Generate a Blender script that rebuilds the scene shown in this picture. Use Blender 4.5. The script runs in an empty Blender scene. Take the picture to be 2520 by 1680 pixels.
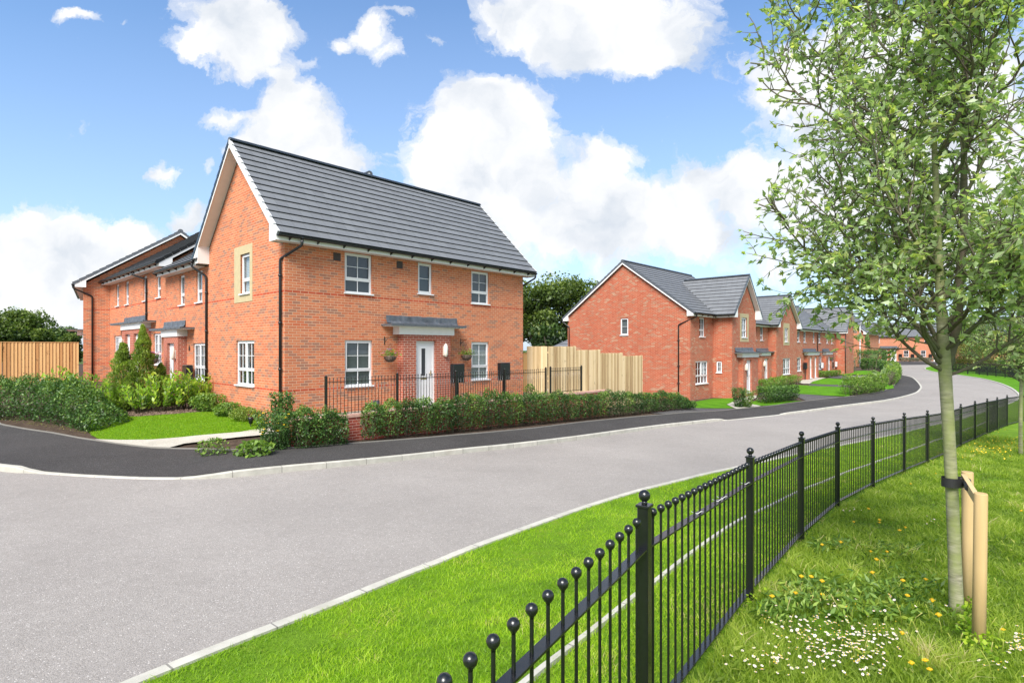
import bpy, bmesh, math, random
import numpy as np
from mathutils import Vector, Matrix, noise as mnoise
random.seed(7); rng = np.random.default_rng(11)
sc = bpy.context.scene; COL = sc.collection
F, CX, HY = 1365., 1260., 858.            # lens and level line of the photograph
HA = math.atan2(1365, 1265)               # street direction
U = (math.cos(HA), math.sin(HA)); V = (-math.sin(HA), math.cos(HA)); C0 = (-6.125, 14.93)
def W(s, t): return (C0[0]+s*U[0]+t*V[0], C0[1]+s*U[1]+t*V[1])
def ST(x, y): dx, dy = x-C0[0], y-C0[1]; return dx*U[0]+dy*U[1], dx*V[0]+dy*V[1]
# ------------------------------------------------------------------ terrain
FS = [(-60,-.1),(-20,-.36),(-6,-.5),(-1,-.6),(8,-.9),(14,-1.07),(24,-1.24),(36,-1.26),(50,-1.1),(70,-.88),(110,-.5),(160,-.4),(400,-.3)]
def lerpf(T, x):
    if x <= T[0][0]: return T[0][1]
    for (a, p), (b, q) in zip(T, T[1:]):
        if x <= b:
            f = (x-a)/(b-a); return p+(q-p)*f
    return T[-1][1]
def sm(x): x = max(0., min(1., x)); return x*x*(3-2*x)
def H0(x, y):
    s, t = ST(x, y)
    z = (lerpf(FS, s)+lerpf(FS, s-2)+lerpf(FS, s+2))/3
    return z+.022*min(30, max(0, t-2))*sm((14-s)/10)+.13*sm((t+4.3)/1.8)*sm((s+6)/4)*sm((21-s)/4)
FG = [(-12,-.02),(-6,-.1),(-4,-.1),(-1.8,-.2),(.6,-.34),(3,-.47),(5.4,-.6),(7.8,-.71),(10.2,-.84),(12.6,-.96),(15,-1.01),(20,-1.13),(24.5,-1.25),(40,-1.25),(60,-1.)]
def Hv(x, y):                              # verge and meadow on the near side
    s, t = ST(x, y); a = H0(x, y)+.04; k = sm((-9.9-t)/2.6)*sm((40-s)/12)
    return a*(1-k)+lerpf(FG, s)*k+.015*math.sin(x*1.7)*math.sin(y*1.3)*k
def Hg(x, y):                              # gardens on the far side
    s, t = ST(x, y); a = H0(x, y)+.1
    d = edgedist(x, y)
    if s < 8: return a+.40*sm(d/3.)*max(sm(-s/.5-.2), sm((t+1.2)/.3))
    if s > 15: return a+.17*sm((d-.1)/2.2)
    return a
def edgedist(x, y):
    b = 1e9
    for (x0, y0), (x1, y1) in zip(PINX, PINX[1:]):
        dx, dy = x1-x0, y1-y0; f = max(0, min(1, ((x-x0)*dx+(y-y0)*dy)/(dx*dx+dy*dy+1e-12))); d = (x-x0-f*dx)**2+(y-y0-f*dy)**2
        if d < b: b = d
    return math.sqrt(b)
PINX = []
def at(x, y, H=H0, off=0.):
    z = -.8; Y = 10.
    for i in range(60):
        Y2 = (2-z)*F/(y-HY); Y = Y2 if i == 0 else Y*.4+Y2*.6
        z = z*.5+.5*(H((x-CX)/F*Y, Y)+off)
    return ((x-CX)/F*Y, Y, z)
# ------------------------------------------------------------------ materials
MATS = {}
def srgb(r, g, b):
    f = lambda c: (c/255/12.92) if c/255 <= .04045 else ((c/255+.055)/1.055)**2.4
    return (f(r), f(g), f(b), 1)
def newmat(n):
    m = bpy.data.materials.new(n); m.use_nodes = True; nt = m.node_tree; b = nt.nodes['Principled BSDF']
    MATS[n] = m; return m, nt, b
def nd(nt, t, **k):
    n = nt.nodes.new(t)
    for a, v in k.items():
        if a in n.inputs.keys() if hasattr(n.inputs, 'keys') else False: n.inputs[a].default_value = v
        else: setattr(n, a, v)
    return n
def L(nt, a, b): nt.links.new(a, b)
def ramp(nt, pts, fac, interp='LINEAR'):
    r = nt.nodes.new('ShaderNodeValToRGB'); e = r.color_ramp.elements; r.color_ramp.interpolation = interp
    while len(e) < len(pts): e.new(.5)
    for i, (p, c) in enumerate(pts): e[i].position = p; e[i].color = c if len(c) == 4 else (*c, 1)
    L(nt, fac, r.inputs[0]); return r.outputs[0]
def mixc(nt, f, a, b, mode='MIX'):
    n = nt.nodes.new('ShaderNodeMix'); n.data_type = 'RGBA'; n.blend_type = mode
    for s, v in ((0, f), (6, a), (7, b)):
        if hasattr(v, 'links'): L(nt, v, n.inputs[s])
        else: n.inputs[s].default_value = v
    return n.outputs[2]
def math_(nt, op, a, b=0., c=None):
    n = nt.nodes.new('ShaderNodeMath'); n.operation = op
    for i, v in enumerate((a, b, c)):
        if v is None: continue
        if hasattr(v, 'links'): L(nt, v, n.inputs[i])
        else: n.inputs[i].default_value = v
    return n.outputs[0]
def noise_(nt, scale, detail=4, vec=None, rough=.55, out=0):
    n = nt.nodes.new('ShaderNodeTexNoise'); n.inputs['Scale'].default_value = scale; n.inputs['Detail'].default_value = detail; n.inputs['Roughness'].default_value = rough
    if vec is not None: L(nt, vec, n.inputs['Vector'])
    return n.outputs[out]
def objco(nt): return nt.nodes.new('ShaderNodeTexCoord').outputs['Object']
def geopos(nt): return nt.nodes.new('ShaderNodeNewGeometry').outputs['Position']
def bump(nt, b, h, dist=.01, st=.5):
    n = nt.nodes.new('ShaderNodeBump'); n.inputs['Strength'].default_value = st; n.inputs['Distance'].default_value = dist
    L(nt, h, n.inputs['Height']); L(nt, n.outputs[0], b.inputs['Normal'])
def plain(n, c, rough=.5, var=.08, sc_=6, metal=0., bst=0., bsc=60, spec=.5):
    m, nt, b = newmat(n); v = noise_(nt, sc_, 5, objco(nt))
    lo = tuple(x*(1-var) for x in c[:3]); hi = tuple(min(1, x*(1+var)) for x in c[:3])
    L(nt, ramp(nt, [(.3, lo), (.7, hi)], v), b.inputs['Base Color'])
    if n == 'black_metal': b.inputs['Coat Weight'].default_value = .25; b.inputs['Coat IOR'].default_value = 1.6; b.inputs['Coat Roughness'].default_value = .3
    b.inputs['Roughness'].default_value = rough; b.inputs['Metallic'].default_value = metal; b.inputs['Specular IOR Level'].default_value = spec
    if bst: bump(nt, b, noise_(nt, bsc, 4, objco(nt)), .004, bst)
    return m
def brick(n, tones, mortar, band=None, bandc=None):
    m, nt, b = newmat(n); tc = nt.nodes.new('ShaderNodeTexCoord'); o = tc.outputs['Object']
    sx = nt.nodes.new('ShaderNodeSeparateXYZ'); L(nt, o, sx.inputs[0])
    sn = nt.nodes.new('ShaderNodeSeparateXYZ'); L(nt, tc.outputs['Normal'], sn.inputs[0])
    g = math_(nt, 'GREATER_THAN', math_(nt, 'ABSOLUTE', sn.outputs[0]), math_(nt, 'ABSOLUTE', sn.outputs[1]))
    h = math_(nt, 'ADD', math_(nt, 'MULTIPLY', sx.outputs[1], g), math_(nt, 'MULTIPLY', sx.outputs[0], math_(nt, 'SUBTRACT', 1., g)))
    cb = nt.nodes.new('ShaderNodeCombineXYZ'); L(nt, h, cb.inputs[0]); L(nt, math_(nt, 'ADD', sx.outputs[2], 30.), cb.inputs[1])
    bt = nt.nodes.new('ShaderNodeTexBrick'); L(nt, cb.outputs[0], bt.inputs[0])
    bt.inputs['Scale'].default_value = 1; bt.inputs['Brick Width'].default_value = .225; bt.inputs['Row Height'].default_value = .075
    bt.inputs['Mortar Size'].default_value = .0062; bt.inputs['Mortar Smooth'].default_value = .3; bt.inputs['Bias'].default_value = 0
    bt.inputs['Color1'].default_value = (0, 0, 0, 1); bt.inputs['Color2'].default_value = (1, 1, 1, 1); bt.inputs['Mortar'].default_value = (.5, .5, .5, 1)
    r1 = nt.nodes.new('ShaderNodeSeparateColor'); L(nt, bt.outputs['Color'], r1.inputs[0]); rnd = r1.outputs[0]
    # the brick node picks two tones only between neighbours: add a slow noise so batches differ
    mp = nt.nodes.new('ShaderNodeMapping'); L(nt, cb.outputs[0], mp.inputs[0]); mp.inputs['Scale'].default_value = (1.2, 2.4, 1)
    batch = noise_(nt, 1., 3, mp.outputs[0])
    t = math_(nt, 'SUBTRACT', math_(nt, 'ADD', math_(nt, 'MULTIPLY', rnd, .9), math_(nt, 'MULTIPLY', batch, .7)), .3)
    col = ramp(nt, tones, t)
    fine = noise_(nt, 28, 5, o)
    col = mixc(nt, .35, col, ramp(nt, [(.25, (.55, .5, .48)), (.75, (1.25, 1.2, 1.15))], fine), 'MULTIPLY')
    if band:
        mask = None
        for z0, z1 in band:
            q = math_(nt, 'MULTIPLY', math_(nt, 'GREATER_THAN', sx.outputs[2], z0), math_(nt, 'LESS_THAN', sx.outputs[2], z1))
            mask = q if mask is None else math_(nt, 'ADD', mask, q)
        bc = mixc(nt, .4, bandc, ramp(nt, [(.2, (.6, .6, .6)), (.9, (1.2, 1.2, 1.2))], rnd), 'MULTIPLY')
        col = mixc(nt, mask, col, bc)
    eff = noise_(nt, .8, 6, o, .65)
    mc = mixc(nt, ramp(nt, [(.4, (0, 0, 0)), (.7, (1, 1, 1))], eff), mortar, tuple(min(1, x*1.25) for x in mortar[:3])+(1,))
    col = mixc(nt, bt.outputs['Fac'], col, mc)
    col = mixc(nt, .5, col, ramp(nt, [(.3, (.86, .86, .88)), (.75, (1.06, 1.05, 1.04))], eff), 'MULTIPLY')
    L(nt, col, b.inputs['Base Color']); b.inputs['Roughness'].default_value = .9; b.inputs['Specular IOR Level'].default_value = .2
    hh = math_(nt, 'ADD', math_(nt, 'SUBTRACT', 1., bt.outputs['Fac']), math_(nt, 'MULTIPLY', fine, .4))
    bump(nt, b, hh, .006, .8); return m
BAND = [(3.525, 3.6), (.825, .9)]
brick('brick_main', [(0, srgb(152, 112, 94)), (.15, srgb(164, 112, 90)), (.25, srgb(184, 112, 82)), (.45, srgb(194, 117, 82)), (.72, srgb(203, 129, 92)), (1, srgb(194, 104, 70))], srgb(196, 166, 138), BAND, srgb(184, 84, 56))
brick('brick_red', [(0, srgb(176, 140, 114)), (.18, srgb(158, 108, 86)), (.32, srgb(168, 94, 68)), (.6, srgb(176, 99, 72)), (.8, srgb(172, 88, 62)), (1, srgb(158, 82, 60))], srgb(190, 156, 134))
brick('brick_orange', [(0, srgb(168, 118, 90)), (.3, srgb(186, 118, 88)), (1, srgb(194, 120, 88))], srgb(190, 160, 135))
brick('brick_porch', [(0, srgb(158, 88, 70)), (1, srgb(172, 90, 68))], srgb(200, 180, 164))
brick('brick_low', [(0, srgb(132, 62, 54)), (1, srgb(168, 84, 66))], srgb(190, 150, 140))
plain('upvc', (.74, .74, .75, 1), .3, .02)
plain('white_paint', (.76, .755, .74, 1), .45, .03)
plain('soffit', (.70, .655, .62, 1), .6, .04)
plain('white_tile', (.55, .56, .57, 1), .6, .1)
plain('black_plastic', (.011, .012, .013, 1), .3, .1)
plain('black_metal', (.007, .008, .009, 1), .24, .15, 30, 0., .12, 300, spec=.5)
plain('stone', srgb(178, 164, 128), .85, .07, 8, 0, .4, 90)
plain('lead', (.085, .095, .11, 1), .5, .35, 5, .0, .8, 14)
plain('grey_trim', (.085, .095, .11, 1), .5, .1)
plain('curtain', (.6, .6, .62, 1), .8, .1)
plain('brass', (.5, .4, .2, 1), .35, .1, 6, .8)
plain('room', (.10, .095, .09, 1), .9, .2)
plain('white_lamp', (.75, .72, .62, 1), .3, .05)
plain('terracotta_dark', (.05, .035, .03, 1), .6, .2)
plain('red_petal', (.6, .02, .02, 1), .6, .2)
plain('pink_petal', (.7, .12, .25, 1), .6, .2)
plain('purple_petal', (.36, .16, .62, 1), .6, .2)
plain('yellow_petal', (.80, .50, .01, 1), .6, .15)
plain('white_petal', (.82, .72, .76, 1), .6, .1)
plain('stem_green', (.09, .16, .03, 1), .6, .3)
plain('tie_black', (.015, .015, .016, 1), .6, .2)
plain('cable_tie', (.7, .7, .7, 1), .4, .05)
def roofmat(n, c, c2):
    m, nt, b = newmat(n); o = objco(nt)
    at_ = nt.nodes.new('ShaderNodeAttribute'); at_.attribute_name = 'tj'      # along / up the slope
    bt = nt.nodes.new('ShaderNodeTexBrick'); L(nt, at_.outputs['Vector'], bt.inputs[0])
    bt.inputs['Scale'].default_value = 1; bt.inputs['Brick Width'].default_value = .33; bt.inputs['Row Height'].default_value = 1.
    bt.inputs['Mortar Size'].default_value = .005; bt.inputs['Color1'].default_value = (0, 0, 0, 1); bt.inputs['Color2'].default_value = (1, 1, 1, 1)
    q = nt.nodes.new('ShaderNodeSeparateColor'); L(nt, bt.outputs['Color'], q.inputs[0])
    f = math_(nt, 'ADD', math_(nt, 'MULTIPLY', q.outputs[0], .35), math_(nt, 'MULTIPLY', noise_(nt, 3, 5, o), .6))
    col = ramp(nt, [(.2, c), (.8, c2)], f)
    col = mixc(nt, math_(nt, 'MULTIPLY', bt.outputs['Fac'], .35), col, (.03, .032, .035, 1))
    sy = nt.nodes.new('ShaderNodeSeparateXYZ'); L(nt, at_.outputs['Vector'], sy.inputs[0]); fy = math_(nt, 'FRACT', sy.outputs[1]); col = mixc(nt, math_(nt, 'LESS_THAN', fy, .119), col, (.022, .024, .028, 1))  # shadow line under each course, painted dark into the tile risers
    L(nt, col, b.inputs['Base Color']); b.inputs['Roughness'].default_value = .55; b.inputs['Specular IOR Level'].default_value = .4
    bump(nt, b, math_(nt, 'ADD', noise_(nt, 60, 4, o), math_(nt, 'MULTIPLY', bt.outputs['Fac'], -2.)), .003, .5); return m
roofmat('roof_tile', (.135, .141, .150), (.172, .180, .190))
def glass():
    m, nt, b = newmat('glass'); nt.nodes.remove(b); out = nt.nodes['Material Output']
    tr = nt.nodes.new('ShaderNodeBsdfTransparent'); tr.inputs[0].default_value = (.75, .8, .82, 1)
    gl = nt.nodes.new('ShaderNodeBsdfGlossy'); gl.inputs['Roughness'].default_value = .01; gl.inputs[0].default_value = (.95, .97, 1, 1)
    fr = nt.nodes.new('ShaderNodeFresnel'); gm = nt.nodes.new('ShaderNodeNewGeometry'); L(nt, math_(nt, 'SUBTRACT', 1.55, math_(nt, 'MULTIPLY', gm.outputs['Backfacing'], .905)), fr.inputs[0])
    bm_ = nt.nodes.new('ShaderNodeBump'); bm_.inputs['Distance'].default_value = .003; bm_.inputs['Strength'].default_value = .12
    L(nt, noise_(nt, 1.6, 2, objco(nt)), bm_.inputs['Height']); L(nt, bm_.outputs[0], gl.inputs['Normal']); L(nt, bm_.outputs[0], fr.inputs['Normal'])
    f2 = math_(nt, 'MINIMUM', math_(nt, 'MULTIPLY', fr.outputs[0], 1.35), 1.)
    mx = nt.nodes.new('ShaderNodeMixShader'); L(nt, f2, mx.inputs[0]); L(nt, tr.outputs[0], mx.inputs[1]); L(nt, gl.outputs[0], mx.inputs[2]); L(nt, mx.outputs[0], out.inputs[0])
glass()
def blindmat(n, c, pitch=.035):
    m, nt, b = newmat(n); sx = nt.nodes.new('ShaderNodeSeparateXYZ'); L(nt, objco(nt), sx.inputs[0])
    w = math_(nt, 'FRACT', math_(nt, 'DIVIDE', sx.outputs[2], pitch))
    L(nt, ramp(nt, [(0, tuple(x*.35 for x in c)), (.25, c), (.8, tuple(min(1, x*1.1) for x in c)), (1, tuple(x*.5 for x in c))], w), b.inputs['Base Color']); b.inputs['Roughness'].default_value = .7
blindmat('blind_grey', (.17, .18, .18)); blindmat('blind_dark', (.035, .04, .045)); blindmat('blind_white', (.5, .5, .48), .05)
def ground(n, cols, scales, bst=.5, bdist=.01, bsc=120, rough=.95):
    m, nt, b = newmat(n); p = geopos(nt)
    v = noise_(nt, scales[0], 6, p, .6); w = noise_(nt, scales[1], 3, p, .7)
    col = ramp(nt, cols, v)
    col = mixc(nt, .75, col, ramp(nt, [(.25, (.45, .45, .45)), (.5, (1, 1, 1)), (.8, (1.5, 1.5, 1.5))], w), 'MULTIPLY')
    L(nt, col, b.inputs['Base Color']); b.inputs['Roughness'].default_value = rough; b.inputs['Specular IOR Level'].default_value = .15
    bump(nt, b, noise_(nt, bsc, 4, p), bdist, bst); return m
def tarmac(n, lo, hi, speck, spt, sc_=110, patch=.12):
    m, nt, b = newmat(n); p = geopos(nt)
    vo = nt.nodes.new('ShaderNodeTexVoronoi'); vo.inputs['Scale'].default_value = sc_; L(nt, p, vo.inputs['Vector'])
    s = nt.nodes.new('ShaderNodeSeparateColor'); L(nt, vo.outputs['Color'], s.inputs[0])
    big = noise_(nt, .35, 5, p, .6); md = noise_(nt, 9, 4, p, .6)
    f = math_(nt, 'ADD', math_(nt, 'MULTIPLY', s.outputs[0], .7), math_(nt, 'MULTIPLY', md, .45))
    col = ramp(nt, [(.15, lo), (.9, hi)], f)
    wr = noise_(nt, 1.1, 7, p, .7); col = mixc(nt, math_(nt, 'MULTIPLY', ramp(nt, [(.55, (0, 0, 0)), (.72, (1, 1, 1))], wr), .14), col, tuple(x*.55 for x in lo)+(1,))
    col = mixc(nt, math_(nt, 'GREATER_THAN', s.outputs[1], spt), col, speck)
    col = mixc(nt, 1., col, ramp(nt, [(.3, (1-patch,)*3), (.7, (1+patch,)*3)], big), 'MULTIPLY')
    L(nt, col, b.inputs['Base Color']); b.inputs['Roughness'].default_value = .93; b.inputs['Specular IOR Level'].default_value = .2
    bump(nt, b, math_(nt, 'SUBTRACT', 1., vo.outputs['Distance']), .004, .7); return m
tarmac('road_chippings', (.215, .198, .182), (.33, .305, .282), (.52, .49, .46, 1), .985, 110, .09)
tarmac('pavement_tarmac', (.030, .028, .027), (.070, .066, .064), (.13, .125, .12, 1), .95, 120, .2)
tarmac('drive_tarmac', (.055, .052, .052), (.105, .10, .10), (.2, .2, .2, 1), .95, 120, .12)
ground('lawn_soil', [(.3, (.10, .19, .012)), (.55, (.14, .26, .014)), (.75, (.2, .26, .03))], (2.2, 60), .8, .02, 160)
ground('garden_grass', [(.3, (.065, .18, .006)), (.55, (.095, .25, .008)), (.8, (.13, .30, .012))], (1.1, 90), 1., .03, 140)
ground('meadow_soil', [(.3, (.09, .12, .02)), (.6, (.15, .20, .025)), (.8, (.22, .21, .07))], (3, 50), .8, .03, 90)
ground('soil', [(.3, (.06, .042, .03)), (.6, (.115, .082, .06)), (.85, (.2, .15, .11))], (6, 70), 1., .05, 60)
ground('field', [(.3, (.05, .085, .02)), (.7, (.09, .13, .03))], (.05, 3), .5, .05, 5)
ground('slab', [(.3, (.36, .34, .29)), (.7, (.46, .44, .38))], (1.5, 40), .3, .004, 90)
def kerbmat():
    m, nt, b = newmat('kerb_stone'); at_ = nt.nodes.new('ShaderNodeAttribute'); at_.attribute_name = 'tj'
    sx = nt.nodes.new('ShaderNodeSeparateXYZ'); L(nt, at_.outputs['Vector'], sx.inputs[0])
    fr = math_(nt, 'FRACT', math_(nt, 'DIVIDE', sx.outputs[0], .915)); j = math_(nt, 'LESS_THAN', fr, .016)
    idx = nt.nodes.new('ShaderNodeTexWhiteNoise'); idx.noise_dimensions = '1D'; L(nt, math_(nt, 'FLOOR', math_(nt, 'DIVIDE', sx.outputs[0], .915)), idx.inputs['W'])
    col = ramp(nt, [(.3, (.38, .365, .315)), (.7, (.52, .50, .44))], noise_(nt, 4, 6, geopos(nt), .65))
    col = mixc(nt, .3, col, ramp(nt, [(0, (.75, .78, .76)), (1, (1.15, 1.13, 1.1))], idx.outputs[0]), 'MULTIPLY')
    st_ = noise_(nt, 1.3, 5, geopos(nt)); col = mixc(nt, math_(nt, 'MULTIPLY', ramp(nt, [(.55, (0, 0, 0)), (.75, (1, 1, 1))], st_), .35), col, (.25, .21, .16, 1))
    col = mixc(nt, math_(nt, 'MULTIPLY', j, .75), col, (.12, .11, .10, 1)); L(nt, col, b.inputs['Base Color']); b.inputs['Roughness'].default_value = .85
    bump(nt, b, noise_(nt, 90, 3, geopos(nt)), .003, .4)
kerbmat()
def wood(n, lo, mid, hi, knot=.5):
    m, nt, b = newmat(n); o = objco(nt); at_ = nt.nodes.new('ShaderNodeAttribute'); at_.attribute_name = 'rnd'
    mp = nt.nodes.new('ShaderNodeMapping'); L(nt, o, mp.inputs[0]); mp.inputs['Scale'].default_value = (14, 14, .9)
    v = noise_(nt, 1.6, 6, mp.outputs[0], .6)
    f = math_(nt, 'ADD', math_(nt, 'MULTIPLY', v, .5), math_(nt, 'MULTIPLY', at_.outputs['Fac'], .75))
    col = ramp(nt, [(.2, lo), (.5, mid), (.85, hi)], f)
    mp2 = nt.nodes.new('ShaderNodeMapping'); L(nt, o, mp2.inputs[0]); mp2.inputs['Scale'].default_value = (9, 9, 4.)
    k = ramp(nt, [(.66, (0, 0, 0)), (.74, (1, 1, 1))], noise_(nt, 1., 2, mp2.outputs[0]))
    col = mixc(nt, math_(nt, 'MULTIPLY', k, knot), col, tuple(x*.3 for x in lo)+(1,))
    L(nt, col, b.inputs['Base Color']); b.inputs['Roughness'].default_value = .8; b.inputs['Specular IOR Level'].default_value = .2; bump(nt, b, v, .003, .5)
wood('fence_pale', (.30, .20, .10), (.49, .36, .195), (.62, .49, .30)); wood('fence_orange', (.40, .19, .07), (.60, .33, .135), (.70, .43, .19), .8)
wood('stake_wood', (.30, .19, .08), (.46, .32, .15), (.58, .43, .23), .9)
def leafmat(n, stops, trans=.35, rough=.5, sp=.4):
    m, nt, b = newmat(n); at_ = nt.nodes.new('ShaderNodeAttribute'); at_.attribute_name = 'rnd'
    col = ramp(nt, stops, at_.outputs['Fac']); L(nt, col, b.inputs['Base Color']); b.inputs['Roughness'].default_value = rough; b.inputs['Specular IOR Level'].default_value = sp
    out = nt.nodes['Material Output']; tl = nt.nodes.new('ShaderNodeBsdfTranslucent')
    L(nt, mixc(nt, 1., col, (1.5, 1.7, .8, 1), 'MULTIPLY'), tl.inputs[0])
    mx = nt.nodes.new('ShaderNodeMixShader'); mx.inputs[0].default_value = trans; L(nt, b.outputs[0], mx.inputs[1]); L(nt, tl.outputs[0], mx.inputs[2]); L(nt, mx.outputs[0], out.inputs[0])
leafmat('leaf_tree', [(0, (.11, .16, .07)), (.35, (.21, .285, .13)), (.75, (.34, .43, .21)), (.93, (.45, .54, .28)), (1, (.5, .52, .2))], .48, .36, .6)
leafmat('leaf_dark', [(0, (.018, .04, .010)), (.5, (.035, .075, .014)), (.9, (.07, .12, .02)), (1, (.12, .15, .03))], .2)
leafmat('leaf_far', [(0, (.03, .055, .014)), (.5, (.08, .13, .024)), (1, (.18, .23, .045))], .3)
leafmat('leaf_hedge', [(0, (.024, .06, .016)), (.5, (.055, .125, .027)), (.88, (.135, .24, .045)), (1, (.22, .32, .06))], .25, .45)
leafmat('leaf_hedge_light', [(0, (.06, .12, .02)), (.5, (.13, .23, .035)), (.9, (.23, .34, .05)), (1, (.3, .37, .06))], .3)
leafmat('leaf_laurel', [(0, (.10, .20, .03)), (.5, (.24, .40, .045)), (.85, (.40, .55, .07)), (1, (.52, .58, .10))], .42, .35)
leafmat('leaf_conifer', [(0, (.08, .13, .025)), (.5, (.20, .28, .05)), (1, (.34, .42, .09))], .45)
leafmat('leaf_olive', [(0, (.07, .08, .02)), (.5, (.14, .15, .03)), (1, (.25, .22, .05))], .3)
leafmat('leaf_grey', [(0, (.12, .13, .10)), (1, (.28, .29, .22))], .3)
leafmat('grass_lawn', [(0, (.15, .27, .02)), (.4, (.26, .42, .018)), (.8, (.38, .52, .03)), (.95, (.47, .53, .07)), (1, (.52, .44, .2))], .5, .5)
leafmat('grass_meadow', [(0, (.10, .155, .022)), (.4, (.21, .30, .03)), (.8, (.34, .42, .055)), (.93, (.46, .47, .12)), (1, (.56, .48, .26))], .5, .5)
def barkmat(n, lo, hi, green, ring=True):
    m, nt, b = newmat(n); o = objco(nt)
    mp = nt.nodes.new('ShaderNodeMapping'); L(nt, o, mp.inputs[0]); mp.inputs['Scale'].default_value = (6, 6, 30)
    v = noise_(nt, 1.4, 6, mp.outputs[0], .65); g = noise_(nt, 5, 4, o)
    col = ramp(nt, [(.3, lo), (.7, hi)], v); col = mixc(nt, ramp(nt, [(.35, (0, 0, 0)), (.65, (1, 1, 1))], g), col, green)
    L(nt, col, b.inputs['Base Color']); b.inputs['Roughness'].default_value = .8; bump(nt, b, v, .004, .6)
barkmat('bark_pale', (.11, .105, .06), (.40, .38, .27), (.22, .25, .08, 1)); barkmat('bark_twig', (.07, .055, .045), (.16, .12, .09), (.10, .11, .05, 1)); barkmat('bark_dark', (.04, .03, .02), (.09, .07, .05), (.05, .05, .03, 1))
barkmat('mulch', (.10, .065, .045), (.26, .19, .14), (.16, .11, .08, 1))
# ------------------------------------------------------------------ scene tree
BASE = {}
WORLD = (0., 0., 0.); STF = (C0[0], C0[1], HA)
def thing(name, label, cat, loc=(0, 0, 0), fr=WORLD, group=None, kind=None):
    """Empty at the thing's base; loc is given in frame fr (origin x, y, angle)"""
    o = bpy.data.objects.new(name, None); COL.objects.link(o); c, s = math.cos(fr[2]), math.sin(fr[2])
    o.location = (fr[0]+c*loc[0]-s*loc[1], fr[1]+s*loc[0]+c*loc[1], loc[2]); o.rotation_euler = (0, 0, fr[2])
    o.empty_display_size = .3; BASE[o.name] = tuple(loc); tag(o, label, cat, group, kind); return o
def tag(o, label=None, cat=None, group=None, kind=None):
    if label: o['label'] = label
    if cat: o['category'] = cat
    if group: o['group'] = group
    if kind: o['kind'] = kind
    return o
def base_of(p):
    while p.parent is not None: p = p.parent
    return BASE.get(p.name, (0, 0, 0))
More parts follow.
